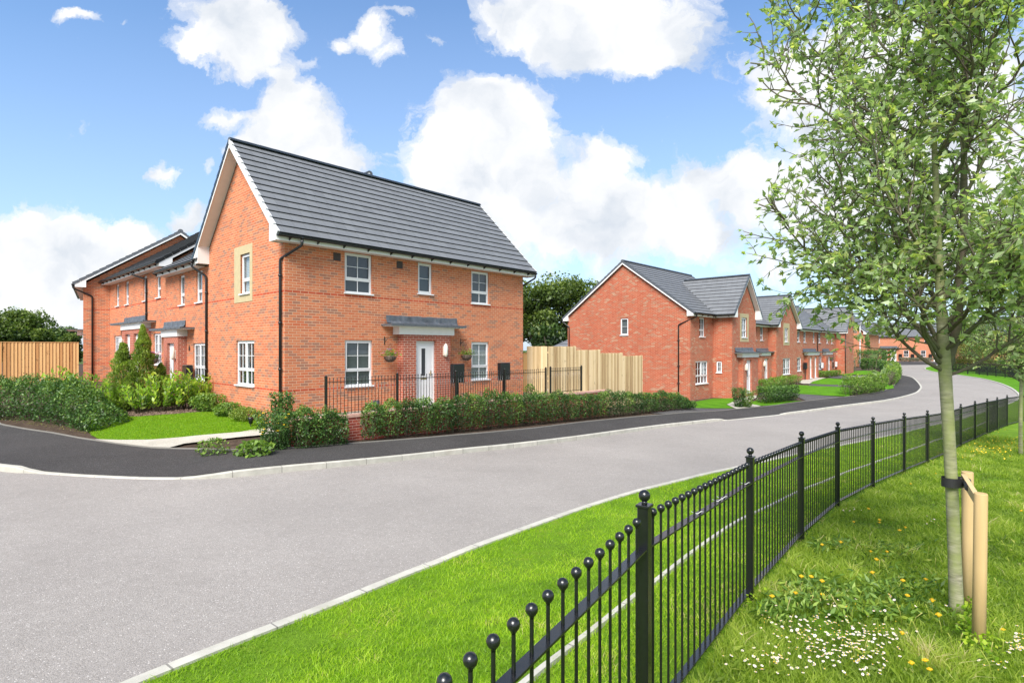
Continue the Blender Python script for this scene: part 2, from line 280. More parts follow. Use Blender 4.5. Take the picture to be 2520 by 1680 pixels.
class MB:
    def __init__(s): s.v = []; s.f = []; s.smooth = []; s.a = []; s.cur = (0, 0, 0); s.tf = None
    def pt(s, p, a=None): s.v.append(tuple(p) if s.tf is None else s.tf(*p)); s.a.append(a if a is not None else s.cur); return len(s.v)-1
    def poly(s, pts, al=None, smooth=False):
        s.f.append([s.pt(p, al[i] if al else None) for i, p in enumerate(pts)]); s.smooth.append(smooth); return s
    def box(s, x0, x1, y0, y1, z0, z1):
        P = [s.pt(p) for p in ((x0,y0,z0),(x1,y0,z0),(x1,y1,z0),(x0,y1,z0),(x0,y0,z1),(x1,y0,z1),(x1,y1,z1),(x0,y1,z1))]
        for q in ((0,3,2,1),(4,5,6,7),(0,1,5,4),(1,2,6,5),(2,3,7,6),(3,0,4,7)): s.f.append([P[i] for i in q]); s.smooth.append(False)
        return s
    def bbox(s, x0, x1, y0, y1, z0, z1, b=.01):
        """box with chamfered vertical and top edges"""
        lo = [(x0+b,y0),(x1-b,y0),(x1,y0+b),(x1,y1-b),(x1-b,y1),(x0+b,y1),(x0,y1-b),(x0,y0+b)]
        cx, cy = (x0+x1)/2, (y0+y1)/2; sh = lambda p: (cx+(p[0]-cx)*(1-2*b/max(1e-6, x1-x0)), cy+(p[1]-cy)*(1-2*b/max(1e-6, y1-y0)))
        rings = [[(*p, z0) for p in lo], [(*p, z1-b) for p in lo], [(*sh(p), z1) for p in lo]]
        R = [[s.pt(p) for p in r] for r in rings]
        for a, c in zip(R, R[1:]):
            for i in range(8): s.f.append([a[i], a[(i+1) % 8], c[(i+1) % 8], c[i]]); s.smooth.append(False)
        s.f.append(R[-1]); s.smooth.append(False); s.f.append(R[0][::-1]); s.smooth.append(False); return s
    def tube(s, pts, r, n=8, cap=True, smooth=True):
        pts = [Vector(p) for p in pts]; rr = r if isinstance(r, (list, tuple)) else [r]*len(pts); R = []
        for i, p in enumerate(pts):
            d = (pts[min(i+1, len(pts)-1)]-pts[max(i-1, 0)])
            if d.length < 1e-9: d = Vector((0, 0, 1))
            d.normalize(); a = d.orthogonal().normalized() if i == 0 else (pa-d*pa.dot(d)).normalized(); pa = a; b = d.cross(a)
            R.append([s.pt(p+(a*math.cos(k*2*math.pi/n)+b*math.sin(k*2*math.pi/n))*rr[i]) for k in range(n)])
        for a, c in zip(R, R[1:]):
            for i in range(n): s.f.append([a[i], a[(i+1) % n], c[(i+1) % n], c[i]]); s.smooth.append(smooth)
        if cap: s.f.append(R[0][::-1]); s.f.append(R[-1]); s.smooth += [False, False]
        return s
    def lathe(s, c, prof, n=14, smooth=True):
        R = [[s.pt((c[0]+r*math.cos(k*2*math.pi/n), c[1]+r*math.sin(k*2*math.pi/n), c[2]+z)) for k in range(n)] for r, z in prof]
        for a, b in zip(R, R[1:]):
            for i in range(n): s.f.append([a[i], a[(i+1) % n], b[(i+1) % n], b[i]]); s.smooth.append(smooth)
        s.f.append(R[0][::-1]); s.f.append(R[-1]); s.smooth += [False, False]; return s
    def ball(s, c, r, n=12, m=7):
        return s.lathe(c, [(max(1e-4, r*math.sin(math.pi*i/m)), -r*math.cos(math.pi*i/m)) for i in range(m+1)], n)
    def build(s, name, mat, parent=None, attr=None, label=None, cat=None, group=None, kind=None):
        b = base_of(parent) if parent is not None else (0, 0, 0)
        me = bpy.data.meshes.new(name); me.from_pydata([(p[0]-b[0], p[1]-b[1], p[2]-b[2]) for p in s.v], [], s.f); me.update()
        me.polygons.foreach_set('use_smooth', s.smooth)
        if attr == 'tj':
            a = me.attributes.new('tj', 'FLOAT_VECTOR', 'POINT'); a.data.foreach_set('vector', np.array([tuple(x) for x in s.a], 'f').ravel())
        elif attr == 'rnd':
            a = me.attributes.new('rnd', 'FLOAT', 'POINT'); a.data.foreach_set('value', np.array([x[0] for x in s.a], 'f'))
        me.materials.append(MATS[mat]); o = bpy.data.objects.new(name, me); COL.objects.link(o)
        if parent is not None: o.parent = parent
        if label or kind or group: tag(o, label, cat, group, kind)
        return o
def npmesh(name, verts, quads, rnd, mat, parent=None, label=None, cat=None, group=None, kind=None, n=4, smooth=False):
    b = base_of(parent) if parent is not None else (0, 0, 0)
    verts = verts-np.array(b)
    if parent is not None:
        pr = parent
        while pr.parent is not None: pr = pr.parent
    me = bpy.data.meshes.new(name); nv, nf = len(verts), len(quads)
    me.vertices.add(nv); me.vertices.foreach_set('co', verts.astype('f').ravel())
    me.loops.add(nf*n); me.loops.foreach_set('vertex_index', quads.astype('i').ravel())
    me.polygons.add(nf); me.polygons.foreach_set('loop_start', np.arange(0, nf*n, n, dtype='i')); me.polygons.foreach_set('loop_total', np.full(nf, n, 'i'))
    if smooth: me.polygons.foreach_set('use_smooth', np.ones(nf, bool))
    me.update(calc_edges=True)
    a = me.attributes.new('rnd', 'FLOAT', 'POINT'); a.data.foreach_set('value', rnd.astype('f'))
    me.materials.append(MATS[mat]); o = bpy.data.objects.new(name, me); COL.objects.link(o)
    if parent is not None: o.parent = parent
    if label or kind or group: tag(o, label, cat, group, kind)
    return o
def leaves(name, C, size, mat, parent=None, asp=.5, up=.0, D=None, fold=.25, rbias=None, **k):
    """one diamond leaf per centre; D = preferred axis directions, up = how far blades turn to face the sky"""
    N = len(C); size = np.broadcast_to(size, N)*rng.uniform(.65, 1.25, N)
    d = rng.normal(size=(N, 3)) if D is None else D+rng.normal(size=(N, 3))*.45
    d /= np.linalg.norm(d, axis=1)[:, None]+1e-9
    nrm = rng.normal(size=(N, 3)); nrm[:, 2] = np.abs(nrm[:, 2])+up; w = np.cross(d, nrm); w /= np.linalg.norm(w, axis=1)[:, None]+1e-9; n2 = np.cross(w, d)
    s = size[:, None]; h = .5*asp*s
    v = np.stack([C-d*s*.5, C+w*h-d*s*.06+n2*fold*h, C+d*s*.5-n2*.12*s, C-w*h-d*s*.06+n2*fold*h], 1).reshape(-1, 3)
    r = rng.uniform(0, 1, N) if rbias is None else np.clip(rbias+rng.normal(size=N)*.18, 0, 1)
    return npmesh(name, v, np.arange(N*4).reshape(N, 4), np.repeat(r, 4), mat, parent, **k)
SKY_SAT, SKY_VAL, SKY_TINT = 1.06, 1.05, (.83, .93, 1.0, 1)
SUN_E, SUN_ANG, EXPO = 3.0, 32., 1.27
# ------------------------------------------------------------------ house kit
def mapper(kind, plane):
    return {'F': lambda a, d, z: (a, plane+d, z), 'G': lambda a, d, z: (plane+d, a, z), 'B': lambda a, d, z: (a, plane-d, z), 'H': lambda a, d, z: (plane-d, a, z)}[kind]
def wallface(mb, kind, plane, zb, tops, ops=(), rev=.1):
    m = mapper(kind, plane); xs = sorted(set([a for a, z in tops]+[v for o in ops for v in o[:2]]))
    def zt(a, side):
        for (a0, z0), (a1, z1) in zip(tops, tops[1:]):
            if a0 <= a <= a1 and a1 > a0: return z0+(z1-z0)*(a-a0)/(a1-a0)
        return tops[-1][1]
    for a0, a1 in zip(xs, xs[1:]):
        col = sorted([o for o in ops if o[0] <= a0+1e-6 and o[1] >= a1-1e-6], key=lambda o: o[2]); z = zb
        for o in col:
            if o[2] > z: mb.poly([m(a0, 0, z), m(a1, 0, z), m(a1, 0, o[2]), m(a0, 0, o[2])])
            z = o[3]
        if zt(a0, 1) > z: mb.poly([m(a0, 0, z), m(a1, 0, z), m(a1, 0, zt(a1, 0)), m(a0, 0, zt(a0, 1))])
    for a0, a1, z0, z1 in [o[:4] for o in ops]:
        for p in (((a0,0,z0),(a0,rev,z0),(a0,rev,z1),(a0,0,z1)), ((a1,0,z0),(a1,rev,z0),(a1,rev,z1),(a1,0,z1)), ((a0,0,z0),(a1,0,z0),(a1,rev,z0),(a0,rev,z0)), ((a0,0,z1),(a1,0,z1),(a1,rev,z1),(a0,rev,z1))):
            mb.poly([m(*q) for q in p])
def mbox(mb, m, a0, a1, d0, d1, z0, z1):
    P = [mb.pt(m(a, d, z)) for z in (z0, z1) for a, d in ((a0,d0),(a1,d0),(a1,d1),(a0,d1))]
    for q in ((0,3,2,1),(4,5,6,7),(0,1,5,4),(1,2,6,5),(2,3,7,6),(3,0,4,7)): mb.f.append([P[i] for i in q]); mb.smooth.append(False)
def window(root, kind, plane, a0, a1, z0, z1, ncas=1, cols=2, rows=2, tr=.34, blind=None, d=.055, fb=.05, simple=False, curtain=False, openl=False):
    m = mapper(kind, plane); mb = MB(); e = .003
    A0, A1, Z0, Z1 = a0+e, a1-e, z0+e, z1-e; D0, D1 = d, d+.06
    mbox(mb, m, A0, A0+fb, D0, D1, Z0, Z1); mbox(mb, m, A1-fb, A1, D0, D1, Z0, Z1)
    mbox(mb, m, A0+fb, A1-fb, D0, D1, Z0, Z0+fb); mbox(mb, m, A0+fb, A1-fb, D0, D1, Z1-fb, Z1)
    zt = Z0+(Z1-Z0)*tr if tr else None; w = (A1-A0-2*fb)/ncas
    if zt: mbox(mb, m, A0+fb, A1-fb, D0+.002, D1, zt-.028, zt+.028)
    for i in range(1, ncas): x = A0+fb+w*i; mbox(mb, m, x-.026, x+.026, D0+.004, D1, Z0+fb, Z1-fb)
    for i in range(ncas):
        x0 = A0+fb+w*i+(.026 if i else 0); x1 = A0+fb+w*(i+1)-(.026 if i < ncas-1 else 0)
        areas = [(Z0+fb, zt-.028, 1, 0), (zt+.028, Z1-fb, rows, 1)] if zt else [(Z0+fb, Z1-fb, rows, 1)]
        for q0, q1, nr, sash in areas:
            y0, y1, u0, u1 = q0, q1, x0, x1
            if sash:
                k = .034
                mbox(mb, m, u0, u0+k, D0-.012, D0+.02, y0, y1); mbox(mb, m, u1-k, u1, D0-.012, D0+.02, y0, y1)
                mbox(mb, m, u0+k, u1-k, D0-.012, D0+.02, y0, y0+k); mbox(mb, m, u0+k, u1-k, D0-.012, D0+.02, y1-k, y1); u0 += k; u1 -= k; y0 += k; y1 -= k
            for c in range(1, cols): x = u0+(u1-u0)*c/cols; mbox(mb, m, x-.0075, x+.0075, D0+.008, D0+.026, y0, y1)
            for r in range(1, nr): y = y0+(y1-y0)*r/nr; mbox(mb, m, u0, u1, D0+.007, D0+.027, y-.0075, y+.0075)
    wo = mb.build('window', 'upvc', root)
    p = MB(); p.poly([m(A0+.02, D0+.028, Z0+.02), m(A1-.02, D0+.028, Z0+.02), m(A1-.02, D0+.028, Z1-.02), m(A0+.02, D0+.028, Z1-.02)]); p.build('pane', 'glass', wo)
    s = MB(); mbox(s, m, a0-.03, a1+.03, -.055, D0+.03, z0-.034, z0+.004); s.build('sill', 'upvc', wo)
    if blind:
        q = MB(); q.poly([m(A0, D1+.03, Z0), m(A1, D1+.03, Z0), m(A1, D1+.03, Z1), m(A0, D1+.03, Z1)]); q.build('blind', blind, wo)
    elif not simple:
        n = 10; ww = (A1-A0)*.24
        for x0 in (A0, A1-ww):
            q = MB()
            for i in range(n):
                f = lambda j: D1+.05+.025*math.cos(j*2.6)
                q.poly([m(x0+ww*i/n, f(i), Z0), m(x0+ww*(i+1)/n, f(i+1), Z0), m(x0+ww*(i+1)/n, f(i+1), Z1), m(x0+ww*i/n, f(i), Z1)], smooth=True)
            q.build('curtain', 'curtain', wo)
    return (a0, a1, z0, z1)
def door(root, kind, plane, a0, a1, z0, z1, d=.1, slot=True):
    m = mapper(kind, plane); f = MB()
    mbox(f, m, a0+.002, a0+.055, d-.045, d+.04, z0, z1-.002); mbox(f, m, a1-.055, a1-.002, d-.045, d+.04, z0, z1-.002); mbox(f, m, a0+.055, a1-.055, d-.045, d+.04, z1-.06, z1-.002)
    mbox(f, m, a0-.03, a1+.03, d-.17, d+.03, z0-.05, z0+.0)
    dr = MB(); mbox(dr, m, a0+.058, a1-.058, d-.02, d+.03, z0+.003, z1-.063); o = dr.build('door', 'upvc', root)
    f.build('door_frame', 'upvc', o)
    w = a1-a0; x0 = a0+w*.36; x1 = x0+w*.20; zz0, zz1 = z0+.95, z1-.25
    g = MB(); mbox(g, m, x0, x1, d-.024, d-.0205, zz0, zz1); g.build('pane', 'blind_dark', o)
    h = MB(); mbox(h, m, x0-.02, x0, d-.032, d-.0205, zz0-.02, zz1+.02); mbox(h, m, x1, x1+.02, d-.032, d-.0205, zz0-.02, zz1+.02); mbox(h, m, x0, x1, d-.032, d-.0205, zz1, zz1+.02); mbox(h, m, x0, x1, d-.032, d-.0205, zz0-.02, zz0); h.build('glazing_bead', 'upvc', o)
    l = MB(); mbox(l, m, a0+w*.32, a0+w*.62, d-.03, d-.0205, z0+.83, z0+.875); l.build('letterbox', 'brass', o)
    k = MB(); mbox(k, m, a1-.14, a1-.11, d-.03, d-.0205, z0+.93, z0+1.12); k.tube([m(a1-.125, d-.03, z0+1.03), m(a1-.125, d-.06, z0+1.03), m(a1-.22, d-.06, z0+1.03)], .009, 6); k.build('handle', 'brass', o)
def gutter(parent, P, a0, a1, c, z, mat='black_plastic', brk=None, fc=None):
    g = MB(); n = 10; r = .057; ring = [(r*math.cos(math.pi+k*math.pi/n), r*math.sin(math.pi+k*math.pi/n)) for k in range(n+1)]
    ring += [(x*.86, y*.86) for x, y in ring[::-1]]; k = len(ring); A = []
    for a in (a0, a1): A.append([g.pt(P(a, c+x, z+y)) for x, y in ring])
    for i in range(k): g.f.append([A[0][i], A[0][(i+1) % k], A[1][(i+1) % k], A[1][i]]); g.smooth.append(False)
    for i in (0, 1):
        for j in range(k//2-1): g.f.append([A[i][j], A[i][j+1], A[i][k-2-j], A[i][k-1-j]]); g.smooth.append(False)
    a = a0+.35
    while brk and a < a1:
        sg = -1 if fc > c else 1
        g.poly([P(a-.012, fc+sg*.0, z-.12), P(a-.012, fc, z-.02), P(a-.012, c+sg*.05, z-.055)]); g.poly([P(a+.012, fc, z-.12), P(a+.012, fc, z-.02), P(a+.012, c+sg*.05, z-.055)])
        g.poly([P(a-.012, fc, z-.12), P(a+.012, fc, z-.12), P(a+.012, c+sg*.05, z-.055), P(a-.012, c+sg*.05, z-.055)]); a += .8
    return g.build('gutter', mat, parent)
def roof(root, axis, a0, a1, ce0, cr, ce1, ze, zr, wall0=None, wall1=None, wa0=None, wa1=None, gut=(True, False), ze1=None, brk=False, verge0=True, verge1=True, capmat=('white_tile', 'grey_trim'), gauge=.325, a0f=None, a1f=None, mat='roof_tile'):
    """gable roof; axis 's' or 't' is the ridge direction. a0..a1 along the ridge, ce0/ce1 eave lines, cr ridge line"""
    P = (lambda a, c, z: (a, c, z)) if axis == 's' else (lambda a, c, z: (c, a, z))
    ze1 = ze if ze1 is None else ze1; t = MB(); a0f = a0 if a0f is None else a0f; a1f = a1 if a1f is None else a1f
    for ce, z0, sg, side in ((ce0, ze, 1, 0), (ce1, ze1, -1, 1)):
        dc, dz = cr-ce, zr-z0; ln = math.hypot(dc, dz); n = max(2, round(ln/gauge)); nx, nz = -dz/ln*(1 if dc > 0 else -1), abs(dc)/ln
        for k in range(n):
            f0, f1 = k/n, min(1, (k+1.12)/n); h0, h1 = .042, .006
            q0 = (ce+dc*f0+nx*h0, z0+dz*f0+nz*h0); q1 = (ce+dc*f1+nx*h1, z0+dz*f1+nz*h1); qb = (ce+dc*f0+nx*.001, z0+dz*f0+nz*.001)
            off = .11*(k % 3)+side*.07
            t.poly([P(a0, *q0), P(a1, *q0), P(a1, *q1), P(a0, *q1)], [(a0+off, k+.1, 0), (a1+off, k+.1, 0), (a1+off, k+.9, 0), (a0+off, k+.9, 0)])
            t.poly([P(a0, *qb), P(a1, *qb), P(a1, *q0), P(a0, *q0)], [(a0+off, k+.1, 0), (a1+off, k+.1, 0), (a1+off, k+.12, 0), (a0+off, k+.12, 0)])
            for a in (a0, a1): t.poly([P(a, *qb), P(a, *q0), P(a, *q1)], [(a, k+.5, 0)]*3)
        t.poly([P(a0, ce, z0-.01), P(a1, ce, z0-.01), P(a1, cr, zr-.01), P(a0, cr, zr-.01)], [(0, .5, 0)]*4)
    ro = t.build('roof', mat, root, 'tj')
    r = MB(); n = max(1, round((a1-a0)/.45))
    for i in range(n):
        x0 = a0+(a1-a0)*i/n; x1 = a0+(a1-a0)*(i+1)/n-.008; A = [(.12*math.cos(q), .10*math.sin(q)+.0) for q in [math.pi*j/8 for j in range(9)]]
        R = [[r.pt(P(x, cr+u*k_, zr+.0+v*k_)) for u, v in A] for x, k_ in ((x0, 1), (x1, .96))]
        for j in range(8): r.f.append([R[0][j], R[0][j+1], R[1][j+1], R[1][j]]); r.smooth.append(True)
        for g in R: r.f.append(g); r.smooth.append(False)
    rt = r.build('ridge_tiles', 'grey_trim', ro)
    for ce, z0, wall, on, gt in ((ce0, ze, wall0, True, gut[0]), (ce1, ze1, wall1, True, gut[1])):
        if wall is None: continue
        sg = 1 if cr > ce else -1; fc = ce+sg*.08; f = MB()
        f.poly([P(a0f, fc, z0-.17), P(a1f, fc, z0-.17), P(a1f, fc, z0-.005), P(a0f, fc, z0-.005)]); f.poly([P(a0f, fc+sg*.018, z0-.17), P(a1f, fc+sg*.018, z0-.17), P(a1f, fc+sg*.018, z0-.005), P(a0f, fc+sg*.018, z0-.005)])
        f.poly([P(a0f, fc, z0-.17), P(a1f, fc, z0-.17), P(a1f, fc+sg*.018, z0-.17), P(a0f, fc+sg*.018, z0-.17)])
        f.build('fascia', 'white_paint', ro); s = MB(); s.poly([P(a0f+.004, fc+sg*.018, z0-.165), P(a1f-.004, fc+sg*.018, z0-.165), P(a1f-.004, wall+sg*.004, z0-.165), P(a0f+.004, wall+sg*.004, z0-.165)]); s.build('soffit', 'soffit', ro)
        if gt: gutter(ro, P, a0f-.0, a1f+.0, ce-sg*.012, z0-.03, brk=brk, fc=fc-sg*.002)
    for a, wa, vg, sa in ((a0, wa0, verge0, 1), (a1, wa1, verge1, -1)):
        if not vg: continue
        b = MB(); c_ = [MB(), MB()]
        for i, (ce, z0, wall) in enumerate(((ce0, ze, wall0), (ce1, ze1, wall1))):
            sg = 1 if cr > ce else -1; k = (zr-z0)/(cr-ce); p0 = ce+sg*.08; z = lambda c: z0+(c-ce)*k
            for q in (0, .022*sa):
                b.poly([P(a+q, p0, z(p0)-.19), P(a+q, cr, zr-.19), P(a+q, cr, zr-.012), P(a+q, p0, z(p0)-.012)])
            b.poly([P(a, p0, z(p0)-.19), P(a, cr, zr-.19), P(a+.022*sa, cr, zr-.19), P(a+.022*sa, p0, z(p0)-.19)])
            if wall is not None:
                w = wall+sg*.0; w2 = p0+sg*(.19-.17+ (z(p0)-z0))/abs(k) if False else wall+sg*.12
                b.poly([P(a+.001*sa, p0, z0-.17), P(a+.001*sa, w2, z0-.17), P(a+.001*sa, w2, z(w2)-.15), P(a+.001*sa, p0, z(p0)-.15)])
                if wa is not None: b.poly([P(a, w2, z0-.17), P(wa, w2, z0-.17), P(wa, w2, z(w2)-.15), P(a, w2, z(w2)-.15)])
            if wa is not None:
                s = MB(); s.poly([P(a+.022*sa, p0, z(p0)-.16), P(wa-.004*sa, p0, z(p0)-.16), P(wa-.004*sa, cr, zr-.16), P(a+.022*sa, cr, zr-.16)]); s.build('verge_soffit', 'soffit', ro)
            dc, dz = cr-ce, zr-z0; ln = math.hypot(dc, dz); n = max(2, round(ln/gauge)); nx, nz = -dz/ln*(1 if dc > 0 else -1), abs(dc)/ln; cm = c_[i]
            for kk in range(n):
                f0, f1 = kk/n, (kk+.97)/n; h0, h1 = .060, .032; lo = -.075
                pts = [(ce+dc*f0+nx*lo, z0+dz*f0+nz*lo), (ce+dc*f1+nx*lo, z0+dz*f1+nz*lo), (ce+dc*f1+nx*h1, z0+dz*f1+nz*h1), (ce+dc*f0+nx*h0, z0+dz*f0+nz*h0)]
                o_, i_ = a-.016*sa, a+.05*sa
                cm.poly([P(o_, *q) for q in pts]); cm.poly([P(o_, *pts[2]), P(i_, *pts[2]), P(i_, *pts[3]), P(o_, *pts[3])]); cm.poly([P(o_, *pts[0]), P(o_, *pts[3]), P(i_, *pts[3]), P(i_, *pts[0])])
        b.build('bargeboard', 'white_paint', ro)
        for i in (0, 1): c_[i].build('verge_cap', capmat[i], ro)
    return ro
def downpipe(root, pts, clips=(), out=(0, -1), r=.036):
    m = MB(); P = [Vector(p) for p in pts]; Q = [P[0]]
    for a, b, c in zip(P, P[1:], P[2:]):
        d = min(.06, (a-b).length*.4, (c-b).length*.4); Q += [b+(a-b).normalized()*d, b+((a-b).normalized()+(c-b).normalized())*d*.25, b+(c-b).normalized()*d]
    Q.append(P[-1]); m.tube(Q, r, 10)
    x, y = P[-1].x, P[-1].y
    for z in clips: m.tube([(x, y, z-.03), (x, y, z+.03)], r*1.3, 10); m.box(x-.09*abs(out[1])-.01, x+.09*abs(out[1])+.01, y-.09*abs(out[0])-.01, y+.09*abs(out[0])+.01, z-.012, z+.012)
    m.tube([tuple(Q[0]+Vector((0, 0, -.02))), tuple(Q[0]+Vector((0, 0, .05)))], r*1.4, 10)
    m.build('downpipe', 'black_plastic', root)
def canopy(root, kind, plane, a0, a1, f0, f1, z, proj=.5, flash=None, fproj=.34):
    m = mapper(kind, plane); c = MB(); mbox(c, m, a0, a1, -proj, .0, z, z+.045); o = c.build('canopy', 'grey_trim', root)
    e = MB(); n = 7
    for i in range(n): x = a0+(a1-a0)*(i+.02)/n; mbox(e, m, x, a0+(a1-a0)*(i+.97)/n, -proj-.02, -proj+.03, z-.012, z+.06)
    e.build('drip_edge', 'grey_trim', o)
    f = MB(); mbox(f, m, f0, f1, -fproj, .0, z-.27, z-.0); mbox(f, m, a0+.05, a1-.05, -proj+.04, -.001, z-.03, z-.001); f.build('canopy_fascia', 'white_paint', o)
    if flash:
        l = MB(); N = 34
        for i in range(N):
            x0, x1 = flash[0]+(flash[1]-flash[0])*i/N, flash[0]+(flash[1]-flash[0])*(i+1)/N; r_ = lambda j: .012*math.sin(j*1.7)+.010*math.sin(j*.9+1)
            prof = lambda j: [(-.004, z+.33+.004*math.sin(j)), (-.012-abs(r_(j)), z+.30), (-.03-abs(r_(j+2)), z+.16+r_(j)), (-.09+r_(j), z+.085+r_(j+1)*.5), (-proj*.9, z+.052)]
            A, B = prof(i), prof(i+1)
            for (p, q), (u, v) in zip(zip(A, A[1:]), zip(B, B[1:])): l.poly([m(x0, *p), m(x0, *q), m(x1, *v), m(x1, *u)], smooth=True)
        l.build('lead_flashing', 'lead', o)
def porch(root, kind, plane, a0, a1, z0, z1, doors, dep=.3, mat='brick_porch'):
    m = mapper(kind, plane); b = MB(); wallface(b, kind, plane-dep, z0-.5, [(a0, z1), (a1, z1)], [(d0, d1, z0-.1, d2) for d0, d1, d2 in doors], dep-.02)
    for a in (a0, a1): b.poly([m(a, 0, z0-.5), m(a, -dep, z0-.5), m(a, -dep, z1), m(a, 0, z1)])
    b.build('porch', mat, root)
    for d0, d1, d2 in doors: door(root, kind, plane-dep, d0, d1, z0, d2, .14)
def walllamp(root, kind, plane, a, z):
    m = mapper(kind, plane); b = MB(); mbox(b, m, a-.05, a+.05, -.03, 0, z-.16, z+.16); c = m(a, -.085, z)
    b.tube([(c[0], c[1], c[2]-.2), (c[0], c[1], c[2]-.13), (c[0], c[1], c[2]+.13), (c[0], c[1], c[2]+.2), (c[0], c[1], c[2]+.25)], [.03, .075, .075, .055, .012], 10)
    b.build('wall_lamp', 'white_lamp', root)
def body(root, s0, s1, t0, t1, zb, ze, ridge, front=(), left=(), axis='s', mat='brick_main', fronttop=None, rise=None, inner=True):
    """brick shell: front face t0 (openings), gable face s0 (openings), plain back and right side; ridge=(cross, z)"""
    b = MB()
    if axis == 's':
        gt = [(t0, rise), (ridge[0], ridge[1]), (t1, rise)]; ft = [(s0, ze), (s1, ze)]
    else:
        gt = [(t0, ze), (t1, ze)]; ft = [(s0, rise), (ridge[0], ridge[1]), (s1, rise)]
    wallface(b, 'F', t0, zb, ft, front); wallface(b, 'G', s0, zb, gt, left)
    wallface(b, 'B', t1, zb, ft); wallface(b, 'H', s1, zb, gt); b.build('wall', mat, root)
    if inner:
        i = MB(); e = .55
        for z in (zb+.12, zb+2.5, ze-.1): i.poly([(s0+.12, t0+.12, z), (s1-.12, t0+.12, z), (s1-.12, t1-.12, z), (s0+.12, t1-.12, z)])
        i.poly([(s0+3.2, t0+.15, zb), (s0+3.2, t1-.15, zb), (s0+3.2, t1-.15, ze-.1), (s0+3.2, t0+.15, ze-.1)]); i.poly([(s0+.15, t0+2.9, zb), (s1-.15, t0+2.9, zb), (s1-.15, t0+2.9, ze-.1), (s0+.15, t0+2.9, ze-.1)])
        i.build('interior', 'room', root)
def stone_surround(root, kind, plane, a0, a1, z0, z1, w0, w1, y0, y1):
    m = mapper(kind, plane); s = MB()
    for q in ((a0, w0, z0, z1), (w1, a1, z0, z1), (w0, w1, y1, z1), (w0, w1, z0, y0)): mbox(s, m, q[0], q[1], -.012, .045, q[2], q[3])
    s.build('stone_surround', 'stone', root)
def vent(root, kind, plane, a, z, w=.115):
    m = mapper(kind, plane); s = MB(); mbox(s, m, a-w, a+w, -.012, .01, z-w, z+w)
    for i in range(5): mbox(s, m, a-w+.015, a+w-.015, -.022, -.012, z-w+.03+i*.04, z-w+.045+i*.04)
    s.build('air_vent', 'terracotta_dark', root)
def bracket(root, kind, plane, a, z):
    m = mapper(kind, plane); b = MB(); mbox(b, m, a-.012, a+.012, -.012, 0, z-.18, z+.08); b.tube([m(a, -.01, z+.03), m(a, -.16, z+.05), m(a, -.30, z+.03), m(a, -.33, z+.06)], .008, 6)
    b.tube([m(a, -.01, z-.12), m(a, -.12, z-.02), m(a, -.2, z+.03)], .006, 6)
    for k in range(8): pass
    b.build('basket_bracket', 'black_metal', root)
# ------------------------------------------------------------------ corner house
R = thing('brick_house', 'orange brick corner house with steep grey roof and white front door facing the street', 'house', (0, 0, 0), STF)
fo = [(1.8, 2.73, 3.65, 4.84), (4.47, 5.07, 3.82, 4.84), (6.86, 7.75, 3.64, 4.82), (1.81, 2.74, .89, 2.26), (6.86, 7.75, .88, 2.25), (4.17, 4.98, .12, 2.26)]
go = [(1.95, 3.3, .9, 2.25), (2.25, 2.95, 3.66, 4.86)]
body(R, 0, 9.65, 0, 5.7, -.5, 4.9, (2.88, 8.05), [o for o in fo[:5]], go, rise=5.25)
window(R, 'F', 0, *fo[0], blind='blind_dark'); window(R, 'F', 0, *fo[1], cols=1, rows=2, tr=None, blind='blind_dark'); window(R, 'F', 0, *fo[2], blind='blind_dark')
window(R, 'F', 0, *fo[3], blind='blind_grey'); window(R, 'F', 0, *fo[4], blind='blind_white')
window(R, 'G', 0, *go[0], ncas=2, blind='blind_dark'); window(R, 'G', 0, *go[1], cols=1, rows=1, blind='blind_white')
stone_surround(R, 'G', 0, 2.06, 3.41, 3.41, 5.12, 2.25, 2.95, 3.66, 4.86)
ro = roof(R, 's', -.36, 10.02, -.38, 2.88, 6.14, 5.02, 8.24, wall0=0, wall1=5.7, wa0=0, wa1=9.65, gut=(True, True), brk=True, capmat=('white_tile', 'black_plastic'))
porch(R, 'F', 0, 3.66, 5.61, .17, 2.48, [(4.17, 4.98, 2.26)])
canopy(R, 'F', 0, 3.05, 6.12, 3.49, 5.75, 2.72, .55, (3.22, 6.15))
walllamp(R, 'F', -.3, 5.33, 1.93); vent(R, 'F', 0, 1.55, 4.66); vent(R, 'F', 0, 3.74, 4.67)
bracket(R, 'F', 0, 3.17, 2.3); bracket(R, 'F', 0, 6.34, 2.28)
downpipe(R, [(.30, -.40, 4.95), (.30, -.40, 4.78), (-.06, .13, 4.42), (-.06, .13, 3.9), (-.06, .13, -.15)], (3.98, 2.7, 1.45, .3), (1, 0))
downpipe(R, [(9.95, -.40, 4.95), (9.95, -.40, 4.8), (9.72, .1, 4.5), (9.72, .1, .1)], (), (0, 1))
downpipe(R, [(-.42, 5.95, 4.92), (-.42, 5.95, 4.76), (-.05, 5.72, 4.45), (-.05, 5.72, 4.), (-.05, 5.72, .0)], (3.9, 2.6, 1.3, .3), (1, 0))
g = MB()
for a, z in ((2.75, .3),): g.box(a, a+.2, -.07, 0, z, z+.12)
g.build('drain_hopper', 'grey_trim', R)
